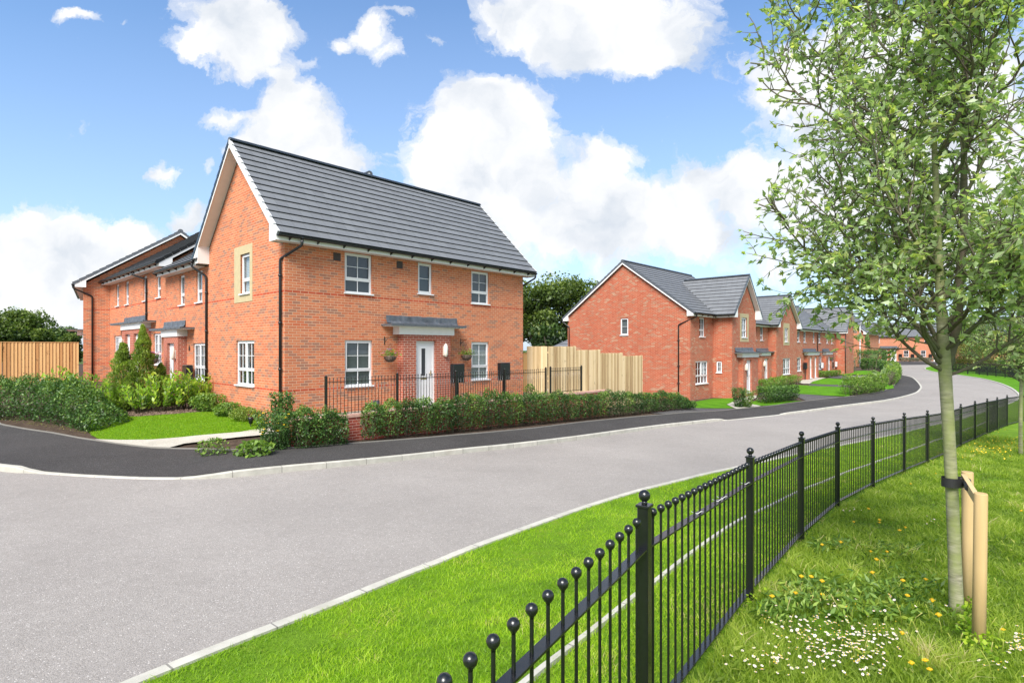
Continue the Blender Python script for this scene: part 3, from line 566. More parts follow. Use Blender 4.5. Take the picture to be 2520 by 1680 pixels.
# ------------------------------------------------------------------ attached house behind the gable
R = thing('brick_house', 'narrow orange brick house attached behind the corner house, flower basket by its porch', 'house', (0, 5.7, 0), STF)
go = [(6.25, 6.87, 3.62, 4.74), (8.1, 8.68, 3.62, 4.74), (5.98, 7.19, .9, 2.2), (9.75, 10.1, 1.05, 2.3)]
body(R, 0, 9.3, 5.72, 10.24, -.5, 4.8, (4.62, 8.2), (), go[:3], axis='t', rise=4.95)
for g_, n in zip(go[:3], (1, 1, 2)): window(R, 'G', 0, *g_, ncas=n, cols=1 if n == 1 else 2, rows=1 if n == 1 else 2, blind='blind_white' if n == 1 else 'blind_dark')
roof(R, 't', 5.6, 10.24, -.42, 4.62, 9.66, 4.97, 8.44, wall0=0, gut=(True, False), brk=True, a0f=5.85, verge0=False, verge1=False)
roof(R, 't', 3.05, 5.6, 2.6, 4.62, 6.6, 7.06, 8.44, verge1=False)
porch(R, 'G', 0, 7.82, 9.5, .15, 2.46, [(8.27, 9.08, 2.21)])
canopy(R, 'G', 0, 7.0, 10.8, 7.78, 9.7, 2.72, .45, (7.95, 10.5))
walllamp(R, 'G', -.3, 8.08, 1.8); vent(R, 'G', 0, 7.55, 2.0, .07)
# ------------------------------------------------------------------ pair beyond it, one step up the slope
R = thing('brick_house', 'orange brick house pair with one long canopy over two doors behind the conifers', 'house', (0, 10.24, .43), STF)
go = [(17.7, 18.27, 4.08, 5.15), (15.9, 16.5, 4.06, 5.15), (12.95, 13.5, 4.06, 5.15), (11.0, 11.58, 4.08, 5.15), (17.2, 18.6, 1.35, 2.64), (10.9, 12.0, 1.35, 2.64)]
body(R, 0, 9.2, 10.26, 19.7, -.1, 5.2, (4.6, 8.6), (), go, axis='t', rise=5.35)
for g_ in go: window(R, 'G', 0, *g_, cols=2 if g_[2] < 3 else 1, ncas=2 if g_[2] < 3 else 1, rows=2 if g_[2] < 3 else 1)
roof(R, 't', 9.92, 19.9, -.42, 4.6, 9.6, 5.37, 8.86, wall0=0, wa0=10.26, gut=(True, False), brk=True, verge1=False, capmat=('black_plastic', 'black_plastic'))
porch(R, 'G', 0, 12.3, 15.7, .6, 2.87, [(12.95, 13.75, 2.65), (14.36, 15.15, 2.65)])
canopy(R, 'G', 0, 11.6, 17.2, 12.35, 15.8, 3.12, .45, (12.9, 16.6))
walllamp(R, 'G', -.3, 15.45, 2.25); walllamp(R, 'G', -.3, 12.65, 2.25)
downpipe(R, [(-.42, 13.6, 5.33), (-.42, 13.6, 5.2), (-.05, 12.85, 4.95), (-.05, 12.85, 4.4), (-.05, 12.85, .45)], (4.4, 3.5, 2.2), (1, 0))
downpipe(R, [(-.42, 19.75, 5.33), (-.42, 19.75, 5.15), (-.05, 19.6, 5.0)], (), (1, 0))
# ------------------------------------------------------------------ house at the far left, turned away
P0 = W(-1.06, 19.7); DFR = (P0[0], P0[1], math.radians(90-53.4))
R = thing('brick_house', 'tall plain brick gable end with black downpipe beside the orange timber fence', 'house', (0, 0, .4), DFR)
body(R, 0, 8.3, 0, 9, 0., 5.15, (4.15, 8.1), (), (), axis='t', rise=5.2, inner=False)
roof(R, 't', -.3, 9.3, -.4, 4.15, 8.7, 5.2, 8.32, wall0=0, wall1=8.3, wa0=0, gut=(True, False), capmat=('grey_trim', 'grey_trim'), verge1=False)
downpipe(R, [(-.4, -.1, 5.15), (-.4, -.1, 4.98), (.36, -.05, 4.62), (.36, -.05, .2)], (), (0, 1))
canopy(R, 'G', 0, 3.5, 5.5, 3.8, 5.2, 3.02, .8)
# ------------------------------------------------------------------ right terrace
def win_(R, kind, pl, o, ncas=1, cols=1, rows=2, **k): window(R, kind, pl, *o, ncas=ncas, cols=cols, rows=rows, **k)
Z = -.96
R = thing('brick_house', 'red brick end house whose big gable has one small window, behind the stepped fence', 'house', (23.63, -.45, Z), STF)
fo = [(24.85, 25.6, 2.71, 3.86), (24.33, 26.05, -.08, 1.28), (27.1, 27.9, .55, 1.26)]
go = [(3.63, 4.2, 2.86, 3.93)]
s1 = 26.75; SW = (-1.02, -.68, .54, 1.25)
b = MB(); wallface(b, 'G', s1, Z-.3, [(-1.65, 3.95), (-.45, 3.95)], [SW]); wallface(b, 'F', -1.65, Z-.3, [(s1, 4.2), (28.75, 6.4), (30.75, 4.2)], [(28.25, 29.15, 2.71, 3.95)]); wallface(b, 'H', 30.75, Z-.3, [(-1.65, 3.95), (-.45, 3.95)]); b.build('gable_wall', 'brick_red', R)
body(R, 23.63, 33.0, -.45, 8.35, Z-.3, 3.98, (3.95, 7.3), [fo[0], fo[1]], go, mat='brick_red', rise=4.1)
win_(R, 'F', -.45, fo[0], cols=2); win_(R, 'F', -.45, fo[1], ncas=2, cols=2); win_(R, 'G', 23.63, go[0], cols=1, tr=None, blind='blind_grey')
win_(R, 'G', s1, SW, cols=2, tr=None, blind='blind_dark')
win_(R, 'F', -1.65, (28.25, 29.15, 2.71, 3.95), cols=2)
stone_surround(R, 'F', -1.65, 28.0, 29.45, 2.44, 4.2, 28.25, 29.15, 2.71, 3.95)
roof(R, 's', 23.45, 33.2, -.8, 3.95, 8.7, 4.06, 7.5, wall0=-.45, wall1=8.35, wa0=23.63, gut=(True, True), brk=True, capmat=('grey_trim', 'grey_trim'), a1f=26.5, verge1=True)
roof(R, 't', -1.95, 2.4, 26.35, 28.82, 31.15, 4.06, 6.6, wall0=s1, wall1=30.75, wa0=-1.65, gut=(True, False), brk=True, capmat=('grey_trim', 'grey_trim'), verge1=False, a1f=-.8)
porch(R, 'F', -1.65, 27.75, 30.3, -.72, 1.46, [(28.3, 29.15, 1.3)], mat='brick_red')
canopy(R, 'F', -1.65, 27.1, 31.4, 27.5, 30.3, 1.74, .5, (27.15, 30.2))
walllamp(R, 'F', -1.95, 28.05, .85)
downpipe(R, [(23.7, -.82, 4.02), (23.7, -.82, 3.85), (23.58, .25, 3.4), (23.58, .25, -1)], (2.5, 1., 0), (1, 0))
downpipe(R, [(23.5, 8.72, 4.02), (23.5, 8.72, 3.85), (23.58, 8.2, 3.5), (23.58, 8.2, -.9)], (), (1, 0))
R = thing('brick_house', 'red brick house with a pointed gable and stone framed window, second along the right-hand terrace', 'house', (33.0, .9, Z+.1), STF)
s2 = 40.9
b = MB(); wallface(b, 'G', s2, Z-.3, [(.25, 3.85), (.9, 3.85)]); wallface(b, 'F', .25, Z-.3, [(s2, 4.0), (43.7, 6.3), (46.5, 4.0)], [(43.0, 43.95, 2.57, 3.75), (42.55, 44.55, -.17, 1.21)]); wallface(b, 'H', 46.5, Z-.3, [(.25, 3.85), (.9, 3.85)]); b.build('gable_wall', 'brick_red', R)
body(R, 33.02, 46.4, .9, 8.5, Z-.3, 3.86, (4.6, 6.75), [(37.6, 38.3, 2.67, 3.8), (39.05, 39.8, 2.67, 3.8), (37.9, 38.45, -.22, 1.23)], (), mat='brick_red', rise=3.95)
for o, n in (((37.6, 38.3, 2.67, 3.8), 1), ((39.05, 39.8, 2.67, 3.8), 1), ((37.9, 38.45, -.22, 1.23), 1)): win_(R, 'F', .9, o)
win_(R, 'F', .25, (43.0, 43.95, 2.57, 3.75), cols=2); win_(R, 'F', .25, (42.55, 44.55, -.17, 1.21), ncas=2, cols=2)
stone_surround(R, 'F', .25, 42.7, 44.3, 2.3, 4.17, 43.0, 43.95, 2.57, 3.75)
roof(R, 's', 32.9, 46.5, .55, 4.6, 8.8, 3.92, 6.9, wall0=.9, gut=(True, False), capmat=('grey_trim', 'grey_trim'), a1f=40.8, verge0=False, verge1=False)
roof(R, 't', -.05, 3.2, 40.5, 43.75, 47.0, 3.92, 6.52, wall0=s2, wall1=46.5, wa0=.25, gut=(True, False), capmat=('grey_trim', 'grey_trim'), verge1=False, a1f=.6)
porch(R, 'F', .9, 38.55, 41.0, -.75, 1.43, [(39.2, 40.1, 1.22)], mat='brick_red')
canopy(R, 'F', .9, 38.1, 41.2, 38.4, 40.6, 1.72, .5, (38.1, 41.1))
walllamp(R, 'F', .6, 38.95, .8)
R = thing('brick_house', 'long red brick row of small houses with narrow upstairs windows, third along the right-hand terrace', 'house', (46.5, .3, -.8), STF)
up = [(46.6, 47.5, 2.59, 3.62), (48.6, 49.4, 2.58, 3.62), (51.7, 52.3, 2.58, 3.62), (53.6, 54.4, 2.57, 3.62), (56.5, 57.2, 2.55, 3.62), (58.4, 59.1, 2.53, 3.62)]
dn = [(46.55, 47.9, 0., 1.22), (53.4, 54.8, -.02, 1.21), (58.2, 59.5, -.02, 1.2)]
body(R, 46.5, 60.4, .3, 8.5, -1.3, 3.74, (4.7, 6.6), up+dn, (), mat='brick_red', rise=3.8)
for o in up: win_(R, 'F', .3, o)
for o in dn: win_(R, 'F', .3, o, cols=2)
roof(R, 's', 46.5, 63.0, -.02, 4.7, 9.4, 3.78, 6.85, wall0=.3, gut=(True, False), capmat=('grey_trim', 'grey_trim'), a0f=46.8, a1f=60.6, verge0=False, verge1=False)
porch(R, 'F', .3, 48.9, 52.5, -.72, 1.42, [(49.5, 50.3, 1.23), (51.1, 51.9, 1.23)], mat='brick_red'); canopy(R, 'F', .3, 48.2, 54.0, 48.8, 52.6, 1.68, .45, (48.3, 52.6))
porch(R, 'F', .3, 55.2, 57.6, -.72, 1.42, [(56.0, 56.9, 1.23)], mat='brick_red'); canopy(R, 'F', .3, 54.8, 59.0, 55.1, 57.6, 1.68, .45, (54.9, 57.4))
downpipe(R, [(53.2, -.05, 3.72), (53.2, -.05, 3.6), (53.0, .22, 3.4), (53.0, .22, -.7)], (2.2, .8))
# projecting end of the row
b = MB(); wallface(b, 'G', 60.4, -1.3, [(-.55, 3.74), (.4, 3.74)]); wallface(b, 'F', -.55, -1.3, [(60.4, 3.74), (62.4, 6.1), (64.4, 3.74)]); wallface(b, 'H', 64.4, -1.3, [(-.55, 3.74), (6, 3.74)]); b.build('end_wall', 'brick_red', R)
roof(R, 't', -.8, 6.5, 60.1, 62.4, 64.7, 3.8, 6.5, wall0=60.4, wa0=-.55, gut=(False, False), capmat=('grey_trim', 'grey_trim'), verge1=False)
downpipe(R, [(60.3, -.62, 3.7), (60.3, -.62, -.8)], ())
# ------------------------------------------------------------------ orange gable further off
R = thing('brick_house', 'orange brick house gable end behind the terrace, beside the tall grey lamp column', 'house', (84, 1.7, -.7), STF)
body(R, 84, 94, 1.95, 8.4, -1.2, 4.2, (5.2, 7.05), (), (), mat='brick_orange', rise=4.2, inner=False)
roof(R, 's', 83.7, 94.3, 1.55, 5.2, 8.8, 4.2, 7.2, wall0=1.95, wall1=8.4, wa0=84, capmat=('grey_trim', 'grey_trim'), verge1=False)
# ------------------------------------------------------------------ row closing the view
FR = (0, 0, 0.)
R = thing('brick_house', 'long orange brick terrace with white doors closing the end of the street', 'house', (68, 110, -.5), FR)
X = lambda px: (px-CX)/F*110
up = [(X(2141), X(2165)), (X(2275), X(2294)), (X(2350), X(2360))]; dn = [(X(2138), X(2152)), (X(2224), X(2237)), (X(2266), X(2279)), (X(2356), X(2369))]
body(R, X(2095), X(2412), 110, 117, -.8, 4.3, (113.5, 7.1), [(a, b_, 3.2, 4.25) for a, b_ in up]+[(a, b_, .45, 1.7) for a, b_ in dn]+[], (), mat='brick_orange', rise=4.3, inner=False)
for a, b_ in up: window(R, 'F', 110, a, b_, 3.2, 4.25, ncas=2, cols=1, rows=1, simple=True)
for a, b_ in dn: window(R, 'F', 110, a, b_, .45, 1.7, ncas=1, cols=2, rows=2, simple=True)
roof(R, 's', X(2095)-.2, X(2412)+.2, 109.65, 113.5, 117.4, 4.42, 7.2, wall0=110, gut=(True, False), capmat=('grey_trim', 'grey_trim'), verge0=False)
for d0, d1 in ((2169, 2183), (2191, 2205), (2297, 2312), (2321, 2335)): door(R, 'F', 109.85, X(d0), X(d1), -.42, 1.72)
canopy(R, 'F', 110, X(2163), X(2212), X(2166), X(2209), 2.2, .5, (X(2165), X(2208))); canopy(R, 'F', 110, X(2287), X(2345), X(2293), X(2340), 2.2, .5, (X(2290), X(2340)))
R = thing('brick_house', 'orange brick house half hidden behind tree foliage at the right edge of the picture', 'house', (76, 82, -.6), (0, 0, 0))
body(R, 74, 92, 86, 94, -1., 4.2, (90, 7.), [((2481-CX)/F*86, (2496-CX)/F*86, .4, 1.7), ((2490-CX)/F*86, (2508-CX)/F*86, 3., 4.1)], (), mat='brick_orange', rise=4.2, inner=False)
window(R, 'F', 86, (2481-CX)/F*86, (2496-CX)/F*86, .4, 1.7, cols=2, simple=True); window(R, 'F', 86, (2490-CX)/F*86, (2508-CX)/F*86, 3., 4.1, cols=1, simple=True)
roof(R, 's', 73.7, 92.3, 85.6, 90, 94.4, 4.3, 7.1, wall0=86, wa0=74, capmat=('grey_trim', 'grey_trim'), gut=(True, False))
R = thing('garage', 'small garage with a grey pitched roof peeping over the stepped timber fence', 'garage', (26, 12, -.8), STF)
b = MB(); e_ = (27.0, 33.0, 8.2, 12.35); wallface(b, 'G', e_[0]+.2, -1.1, [(e_[2]+.2, 2.05), (e_[3]-.2, 2.05)]); wallface(b, 'F', e_[2]+.2, -1.1, [(e_[0]+.2, 2.05), (e_[1]-.2, 2.05)]); wallface(b, 'B', e_[3]-.2, -1.1, [(e_[0]+.2, 2.05), (e_[1]-.2, 2.05)]); b.build('wall', 'brick_red', R)
b = MB(); rs_, rt0, rt1, ze_, zr_ = 29.6, 10.2, 10.3, 2.15, 3.6
def hipc(A, B, C, D):
    n = 7
    for k in range(n):
        l = lambda P, Q, f: tuple(p+(q-p)*f for p, q in zip(P, Q)); f0, f1 = k/n, (k+1)/n
        a, b2, c, d = l(A, D, f0), l(B, C, f0), l(B, C, f1), l(A, D, f1); up = lambda p, h: (p[0], p[1], p[2]+h)
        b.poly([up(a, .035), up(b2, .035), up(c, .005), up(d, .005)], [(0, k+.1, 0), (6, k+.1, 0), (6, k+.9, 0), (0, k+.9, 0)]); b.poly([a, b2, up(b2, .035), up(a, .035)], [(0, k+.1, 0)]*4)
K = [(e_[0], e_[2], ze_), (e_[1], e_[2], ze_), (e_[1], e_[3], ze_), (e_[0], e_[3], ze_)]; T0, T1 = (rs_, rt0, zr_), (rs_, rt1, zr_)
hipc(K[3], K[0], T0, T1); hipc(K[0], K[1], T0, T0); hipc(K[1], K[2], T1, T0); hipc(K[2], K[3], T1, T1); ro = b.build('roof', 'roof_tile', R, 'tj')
b = MB(); [b.tube([k_, t_], .05, 6) for k_, t_ in zip(K, (T0, T0, T1, T1))]; b.build('ridge_tiles', 'grey_trim', ro); b = MB()
for p, q in zip(K, K[1:]+K[:1]): b.poly([p, q, (q[0], q[1], q[2]-.15), (p[0], p[1], p[2]-.15)])
b.build('fascia', 'white_paint', ro)
# ------------------------------------------------------------------ ground sheets
def resamp(P, n):
    P = [Vector(p[:2]) for p in P]; d = [0]
    for a, b in zip(P, P[1:]): d.append(d[-1]+(b-a).length)
    out = []
    for i in range(n):
        x = d[-1]*i/(n-1); j = 0
        while j < len(d)-2 and d[j+1] < x: j += 1
        f = (x-d[j])/max(1e-9, d[j+1]-d[j]); out.append(P[j].lerp(P[j+1], min(1, max(0, f))))
    return out
def smooth(P, it=2):
    P = [Vector(p[:2]) for p in P]
    for _ in range(it):
        Q = [P[0]]
        for a, b in zip(P, P[1:]): Q += [a*.75+b*.25, a*.25+b*.75]
        Q.append(P[-1]); P = Q
    return P
def drape(name, poly, H, off, mat, step=1.0, parent=None, **k):
    bm = bmesh.new(); vs = [bm.verts.new((p[0], p[1], 0)) for p in poly]; f = bm.faces.new(vs); bmesh.ops.triangulate(bm, faces=[f])
    xs = [p[0] for p in poly]; ys = [p[1] for p in poly]
    for ax, lo, hi in ((0, min(xs), max(xs)), (1, min(ys), max(ys))):
        x = lo+step*.5; q = 0
        while x < hi and q < 400:
            no = (1, 0, 0) if ax == 0 else (0, 1, 0); co = (x, 0, 0) if ax == 0 else (0, x, 0)
            bmesh.ops.bisect_plane(bm, geom=bm.verts[:]+bm.edges[:]+bm.faces[:], plane_co=co, plane_no=no); x += step*(1+max(0, (x if ax else abs(x))-15)*.04); q += 1
    for v in bm.verts: v.co.z = H(v.co.x, v.co.y)+off
    bmesh.ops.recalc_face_normals(bm, faces=bm.faces)
    if sum(f.normal.z for f in bm.faces) < 0: bmesh.ops.reverse_faces(bm, faces=bm.faces)
    me = bpy.data.meshes.new(name); bm.to_mesh(me); bm.free(); me.materials.append(MATS[mat]); me.polygons.foreach_set('use_smooth', [True]*len(me.polygons))
    o = bpy.data.objects.new(name, me); COL.objects.link(o); tag(o, **k); return o
def pts(P, H=H0, off=0): return [at(x, y, H, off) for x, y in P]
# far kerb foot (road side), left to right
KF = [(0,1159),(44.6,1163),(74.4,1164.3),(148.8,1169),(208,1172.6),(327,1178),(401.8,1179.2),(446.4,1179.2),(506,1178),(593.8,1172.6),(708,1160.7),(824.3,1149.7),(928,1139.3),(1016,1130),(1095.7,1120.5),(1165.7,1112.5),(1231,1105.9),(1342.9,1092.6),(1446.4,1078.8),(1557,1062.6),(1646,1050.6),(1765.5,1036),(1795,1034),(1900,1023.4),(1921,1020.9),(1946.6,1018.6),(2060,1003.6),(2169.5,989.4),(2187,986.6),(2226,977.6),(2255.6,967),(2265.4,959.8),(2269,953),(2265,945),(2255.6,935),(2245.8,928.4),(2226,923.6),(2208.6,919),(2200,912),(2187,903),(2172,897),(2150,892.5)]
UPS = [(0,.12),(45,.12),(80,.015),(440,.015),(594,.125),(1760,.12),(1795,.015),(1921,.015),(1950,.1),(2187,.1),(2226,.08),(2255,.03),(2600,.02)]
kf = pts(KF); KL = []
left_dir = Vector((kf[0][0]-kf[2][0], kf[0][1]-kf[2][1])).normalized()
side = Vector((V[0], V[1]))
kext = [Vector(kf[0][:2])+(left_dir*.6+side*.4).normalized()*3, Vector(kf[0][:2])+(left_dir*.3+side*.7).normalized()*3+side*9, Vector(kf[0][:2])+left_dir*2+side*45]
kline = [tuple(p) for p in kext[::-1]]+[p[:2] for p in kf]
kups = [.12, .12, .12]+[lerpf(UPS, x if i < 33 else 2300) for i, (x, y) in enumerate(KF)]
PIN = [(0,1044),(59.5,1055),(128,1064.9),(196.4,1078),(253,1086.3),(327.4,1096.7),(366,1101),(416.7,1103.6),(550.6,1106.3),(625,1105.7),(700,1102.7),(768,1098.2),(828,1093.8),(917,1087),(1036,1078),(1125.5,1070),(1200,1064),(1319,1052.6),(1438,1037.7),(1557,1025.8),(1646.4,1018.4),(1723.8,1013),(1810,1006.5),(1900,997.8),(1980.6,987),(2040,980),(2109,973),(2165.6,964.3),(2190,955),(2202,946),(2206,936),(2205,927),(2198,915),(2186,904),(2172,898)]
pin = [p[:2] for p in pts(PIN, H0, .1)]
pinx = [tuple(Vector(pin[0])+side*9+left_dir*.5), tuple(Vector(pin[0])+side*45+left_dir*1.5)][::-1]+list(pin)
PINX[:] = pinx
# near kerb
KN = [(324,1680),(560,1585),(807,1490),(1000,1411),(1060,1389),(1149,1352),(1281.4,1304),(1417,1255.7),(1560,1211),(1645.7,1189.5),(1738.6,1166.4),(1828,1147.5),(1978,1114),(2060,1098),(2220.7,1065),(2277,1050.5),(2364,1028),(2450,1003),(2490,989),(2506,977),(2500,966),(2482,953.3),(2451,941),(2412,931.5),(2355,922.7),(2327,919.2),(2294.7,914.6),(2277,909.5),(2276,905.5),(2287,902),(2310,899),(2345,896)]
kn = [p[:2] for p in pts(KN)]; d0 = (Vector(kn[0])-Vector(kn[1])).normalized()
knl = [tuple(Vector(kn[0])+d0*14+Vector((-9, 3))), tuple(Vector(kn[0])+d0*6+Vector((-1, 0))), tuple(Vector(kn[0])+d0*2)]+kn
def kerb(name, line, ups, w=.125, sidesign=1, fine=.35, **k):
    P = [Vector(p) for p in line]; d = [0]
    for a, b in zip(P, P[1:]): d.append(d[-1]+(b-a).length)
    n = int(d[-1]/fine)
    S = []
    for i in range(n+1):
        x = d[-1]*i/n; j = 0
        while j < len(d)-2 and d[j+1] < x: j += 1
        f = (x-d[j])/max(1e-9, d[j+1]-d[j]); f = min(1, f); p0, p1, p2, p3 = P[max(j-1, 0)], P[j], P[j+1], P[min(j+2, len(P)-1)]
        lin = p1.lerp(p2, f); cr = .5*((2*p1)+(p2-p0)*f+(2*p0-5*p1+4*p2-p3)*f*f+(3*p1-p0-3*p2+p3)*f**3) if (p2-p1).length < 14 else lin
        S.append((cr, ups[j]*(1-f)+ups[j+1]*f, x))
    mb = MB(); prev = None; inner = []; zs = []
    for i, (p, u, x) in enumerate(S):
        t = (S[min(i+1, n)][0]-S[max(i-1, 0)][0]).normalized(); nn = Vector((-t.y, t.x))*sidesign; h = H0(p.x, p.y)
        q = [(p.x, p.y, h-.05), (p.x, p.y, h+u-.012), (p.x+nn.x*.015, p.y+nn.y*.015, h+u), (p.x+nn.x*w, p.y+nn.y*w, h+u), (p.x+nn.x*w, p.y+nn.y*w, h-.05)]
        cur = [mb.pt(v, (x, 0, 0)) for v in q]
        if prev:
            for a in range(4): mb.f.append([prev[a], cur[a], cur[a+1], prev[a+1]]); mb.smooth.append(False)
        prev = cur; inner.append((p.x+nn.x*(w-.003), p.y+nn.y*(w-.003))); zs.append((p, h+u))
    mb.build(name, 'kerb_stone', None, 'tj', kind='structure'); return S, inner
SF, innF = kerb('kerb', kline, kups, sidesign=1)
SN, innN = kerb('kerb', knl, [.05]*len(knl), sidesign=-1)
# road
farp = [s[0] for s in SF]; nearp = [s[0] for s in SN]
road = [tuple(p) for p in farp[::2]]+[W(150, 12), W(150, -6)]+[tuple(p) for p in nearp[::-2]]
extra = [tuple(Vector(knl[0])+Vector((-14, 10))), tuple(Vector(kline[0])+Vector((-9, -5)))]
drape('road', road+extra, H0, 0, 'road_chippings', kind='structure')
# pavement loft between the kerb and its inner edge
N = 150; nn_ = len(SF)
A = innF; B = resamp([Vector(p) for p in pinx], 400)
mb = MB(); prev = None; last = 0
def nearest(p, lo, hi):
    best = min(range(lo, hi), key=lambda i: (B[i]-p).length); return best
edge = []
for i in range(0, nn_, 2):
    p = Vector(A[i]); f = nearest(p, last, min(last+60, 400)); last = max(last, f); q = B[last]; u = SF[i][1]; row = []
    for r in range(6):
        g = r/5; x = p.lerp(q, g); z = H0(x.x, x.y)+u+(.1-u)*sm(g*1.2)-.003; row.append(mb.pt((x.x, x.y, z)))
    edge.append((q.x, q.y))
    if prev:
        for r in range(5): mb.f.append([prev[r], row[r], row[r+1], prev[r+1]]); mb.smooth.append(True)
    prev = row
mb.build('pavement', 'pavement_tarmac', None, kind='structure')
mb = MB(); prev = None
for i, p in enumerate(B):
    t = (B[min(i+1, 399)]-B[max(i-1, 0)]).normalized(); n_ = Vector((-t.y, t.x)); h = H0(p.x, p.y)+.1
    cur = [mb.pt((p.x-n_.x*.01, p.y-n_.y*.01, h-.05)), mb.pt((p.x-n_.x*.01, p.y-n_.y*.01, h+.018)), mb.pt((p.x+n_.x*.045, p.y+n_.y*.045, h+.018)), mb.pt((p.x+n_.x*.045, p.y+n_.y*.045, h-.05))]
    if prev:
        for a in range(3): mb.f.append([prev[a], cur[a], cur[a+1], prev[a+1]]); mb.smooth.append(False)
    prev = cur
mb.build('path_edging', 'kerb_stone', None, 'tj', kind='structure')
# verge and meadow
endp = [i for i, s in enumerate(SN) if (s[0]-Vector(at(2506, 977)[:2])).length < 1.2]
ie = endp[len(endp)//2]
verge = [tuple(p) for p in innN[:ie:2]]+[W(46, -16), W(60, -40), W(-2, -40), W(-30, -40)]
drape('verge', verge, Hv, -.012, 'lawn_soil', .6, kind='structure')
isl = [tuple(p) for p in innN[ie::2]]+[W(110, -6), W(110, -60), W(62, -42), W(48, -18)]
drape('island_lawn', isl, lambda x, y: H0(x, y)+.06, -.01, 'garden_grass', 2.5, kind='structure')
# garden ground on the far side: soil everywhere, then lawns, paths and drives over it
gard = [tuple(p) for p in B[::4]]+[W(112, 3), W(112, 40), W(-14, 60)]
drape('garden_soil', gard, Hg, -.03, 'soil', 1.2, kind='structure')
def px_region(name, P, H, off, mat, step=.8, it=0, **k):
    w = [p[:2] for p in pts(P, H)]; w = [tuple(p) for p in (smooth(w+[w[0]], it)[:-1] if it else w)]
    return drape(name, w, H, off, mat, step, **k)
px_region('lawn', [(225,1070),(212,1045),(238,1023),(268,1025.3),(342,1025.3),(431,1019.3),(491,1014),(540,1013),(600,1021),(650,1032),(650,1062),(560,1066),(535,1068),(446,1076.8),(372,1082.7),(291,1083.3),(250,1082)], Hg, .0, 'garden_grass', .5, kind='structure')
px_region('garden_path', [(232,1081.5),(291,1083.3),(372,1082.7),(446,1076.8),(536,1068.3),(590,1064),(690,1050),(720,1062),(640,1072),(536,1082.5),(452,1093),(416,1102.3),(366,1100),(327.4,1095.6),(253,1085.4)], Hg, .02, 'slab', .6, kind='structure')
# right-hand gardens
px_region('driveway', [(1600,1016),(1646.4,1011),(1700,1003),(1802,1004.6),(1830,1003.5),(1810,1006.3),(1723.8,1012.8),(1646.4,1018.2)], Hg, .004, 'drive_tarmac', kind='structure')
px_region('lawn', [(1690,990),(1712,987.5),(1756,980),(1806,979.5),(1808,987),(1787.6,995.5),(1806,1003.6),(1700,1002.6),(1680,1004)], Hg, .004, 'garden_grass', kind='structure')
px_region('garden_path', [(1843,970),(1863,970),(1862,978),(1838,993),(1872,998.6),(1868,1000.2),(1812,1006),(1808,1004.4),(1789,995.6),(1812,985),(1835,978)], Hg, .02, 'slab', kind='structure')
px_region('lawn', [(1842,992.5),(1863,984),(1880,983),(1975,986),(1940,990.6),(1905,996.8),(1872,998.2)], Hg, .008, 'garden_grass', kind='structure')
px_region('driveway', [(1860,972),(1868,964),(1890,962),(1965,969),(2030,973.6),(2078,976.6),(2040,979.8),(1985,986.2),(1960,975),(1890,975)], Hg, .010, 'drive_tarmac', kind='structure')
px_region('lawn', [(1858,968),(1862,960),(1895,953),(1920,947.5),(1960,947),(2010,949.5),(2085,952.6),(2100,960),(2090,975),(2030,973),(1965,969),(1900,963)], Hg, .014, 'garden_grass', kind='structure')
px_region('driveway', [(1993,944.6),(2010,945.6),(2075,947.8),(2140,950.5),(2150,953.5),(2085,952.4),(1990,949.2)], Hg, .018, 'drive_tarmac', kind='structure')
px_region('garden_path', [(1965,941),(1975,934),(1995,930.2),(2033,929),(2020,933),(2000,939),(1992,944.5),(1975,944)], Hg, .02, 'slab', kind='structure')
px_region('lawn', [(1993,944.4),(2003,937.5),(2020,932.6),(2040,930.8),(2100,935),(2160,940),(2180,946),(2150,953),(2075,947.6)], Hg, .016, 'garden_grass', kind='structure')
px_region('driveway', [(2036,930),(2064,924.5),(2110,923.5),(2190,925.5),(2202,930),(2160,931.5),(2100,933.5)], Hg, .022, 'drive_tarmac', kind='structure')
px_region('garden_path', [(2080,926.5),(2110,925.5),(2160,927),(2190,929),(2150,929.5),(2105,928.6)], Hg, .03, 'slab', kind='structure')
px_region('lawn', [(2064,922.4),(2062,917),(2080,914),(2130,911.8),(2160,914),(2195,918),(2196,922),(2180,923.6),(2110,922)], Hg, .02, 'garden_grass', kind='structure')
px_region('lawn', [(2185,958),(2150,952),(2175,944),(2198,948),(2200,955)], Hg, .02, 'garden_grass', kind='structure')
px_region('driveway', [(2150,892),(2172,897),(2210,898),(2300,897),(2345,895.5),(2330,891),(2240,889.5),(2180,889.5)], H0, .03, 'pavement_tarmac', 2.5, kind='structure')
# paved strip between the corner house and its dwarf wall
mb = MB()
P_ = [W(-.2, -1.28), W(13.3, -1.28), W(13.3, 6), W(9.6, 6), W(9.6, 0.02), W(-.2, .02)]
drape('terrace_paving', P_, lambda x, y: .14, 0, 'slab', 2, kind='structure')
# far countryside
def Hfar(x, y):
    r = math.hypot(x, y); return min(-.9, H0(x, y)-.35) if r < 200 else -.9-(r-200)*.001
drape('ground', [(-700,-60),(700,-60),(900,300),(900,1500),(-900,1500),(-900,300)], Hfar, -.6, 'field', 25, kind='structure')
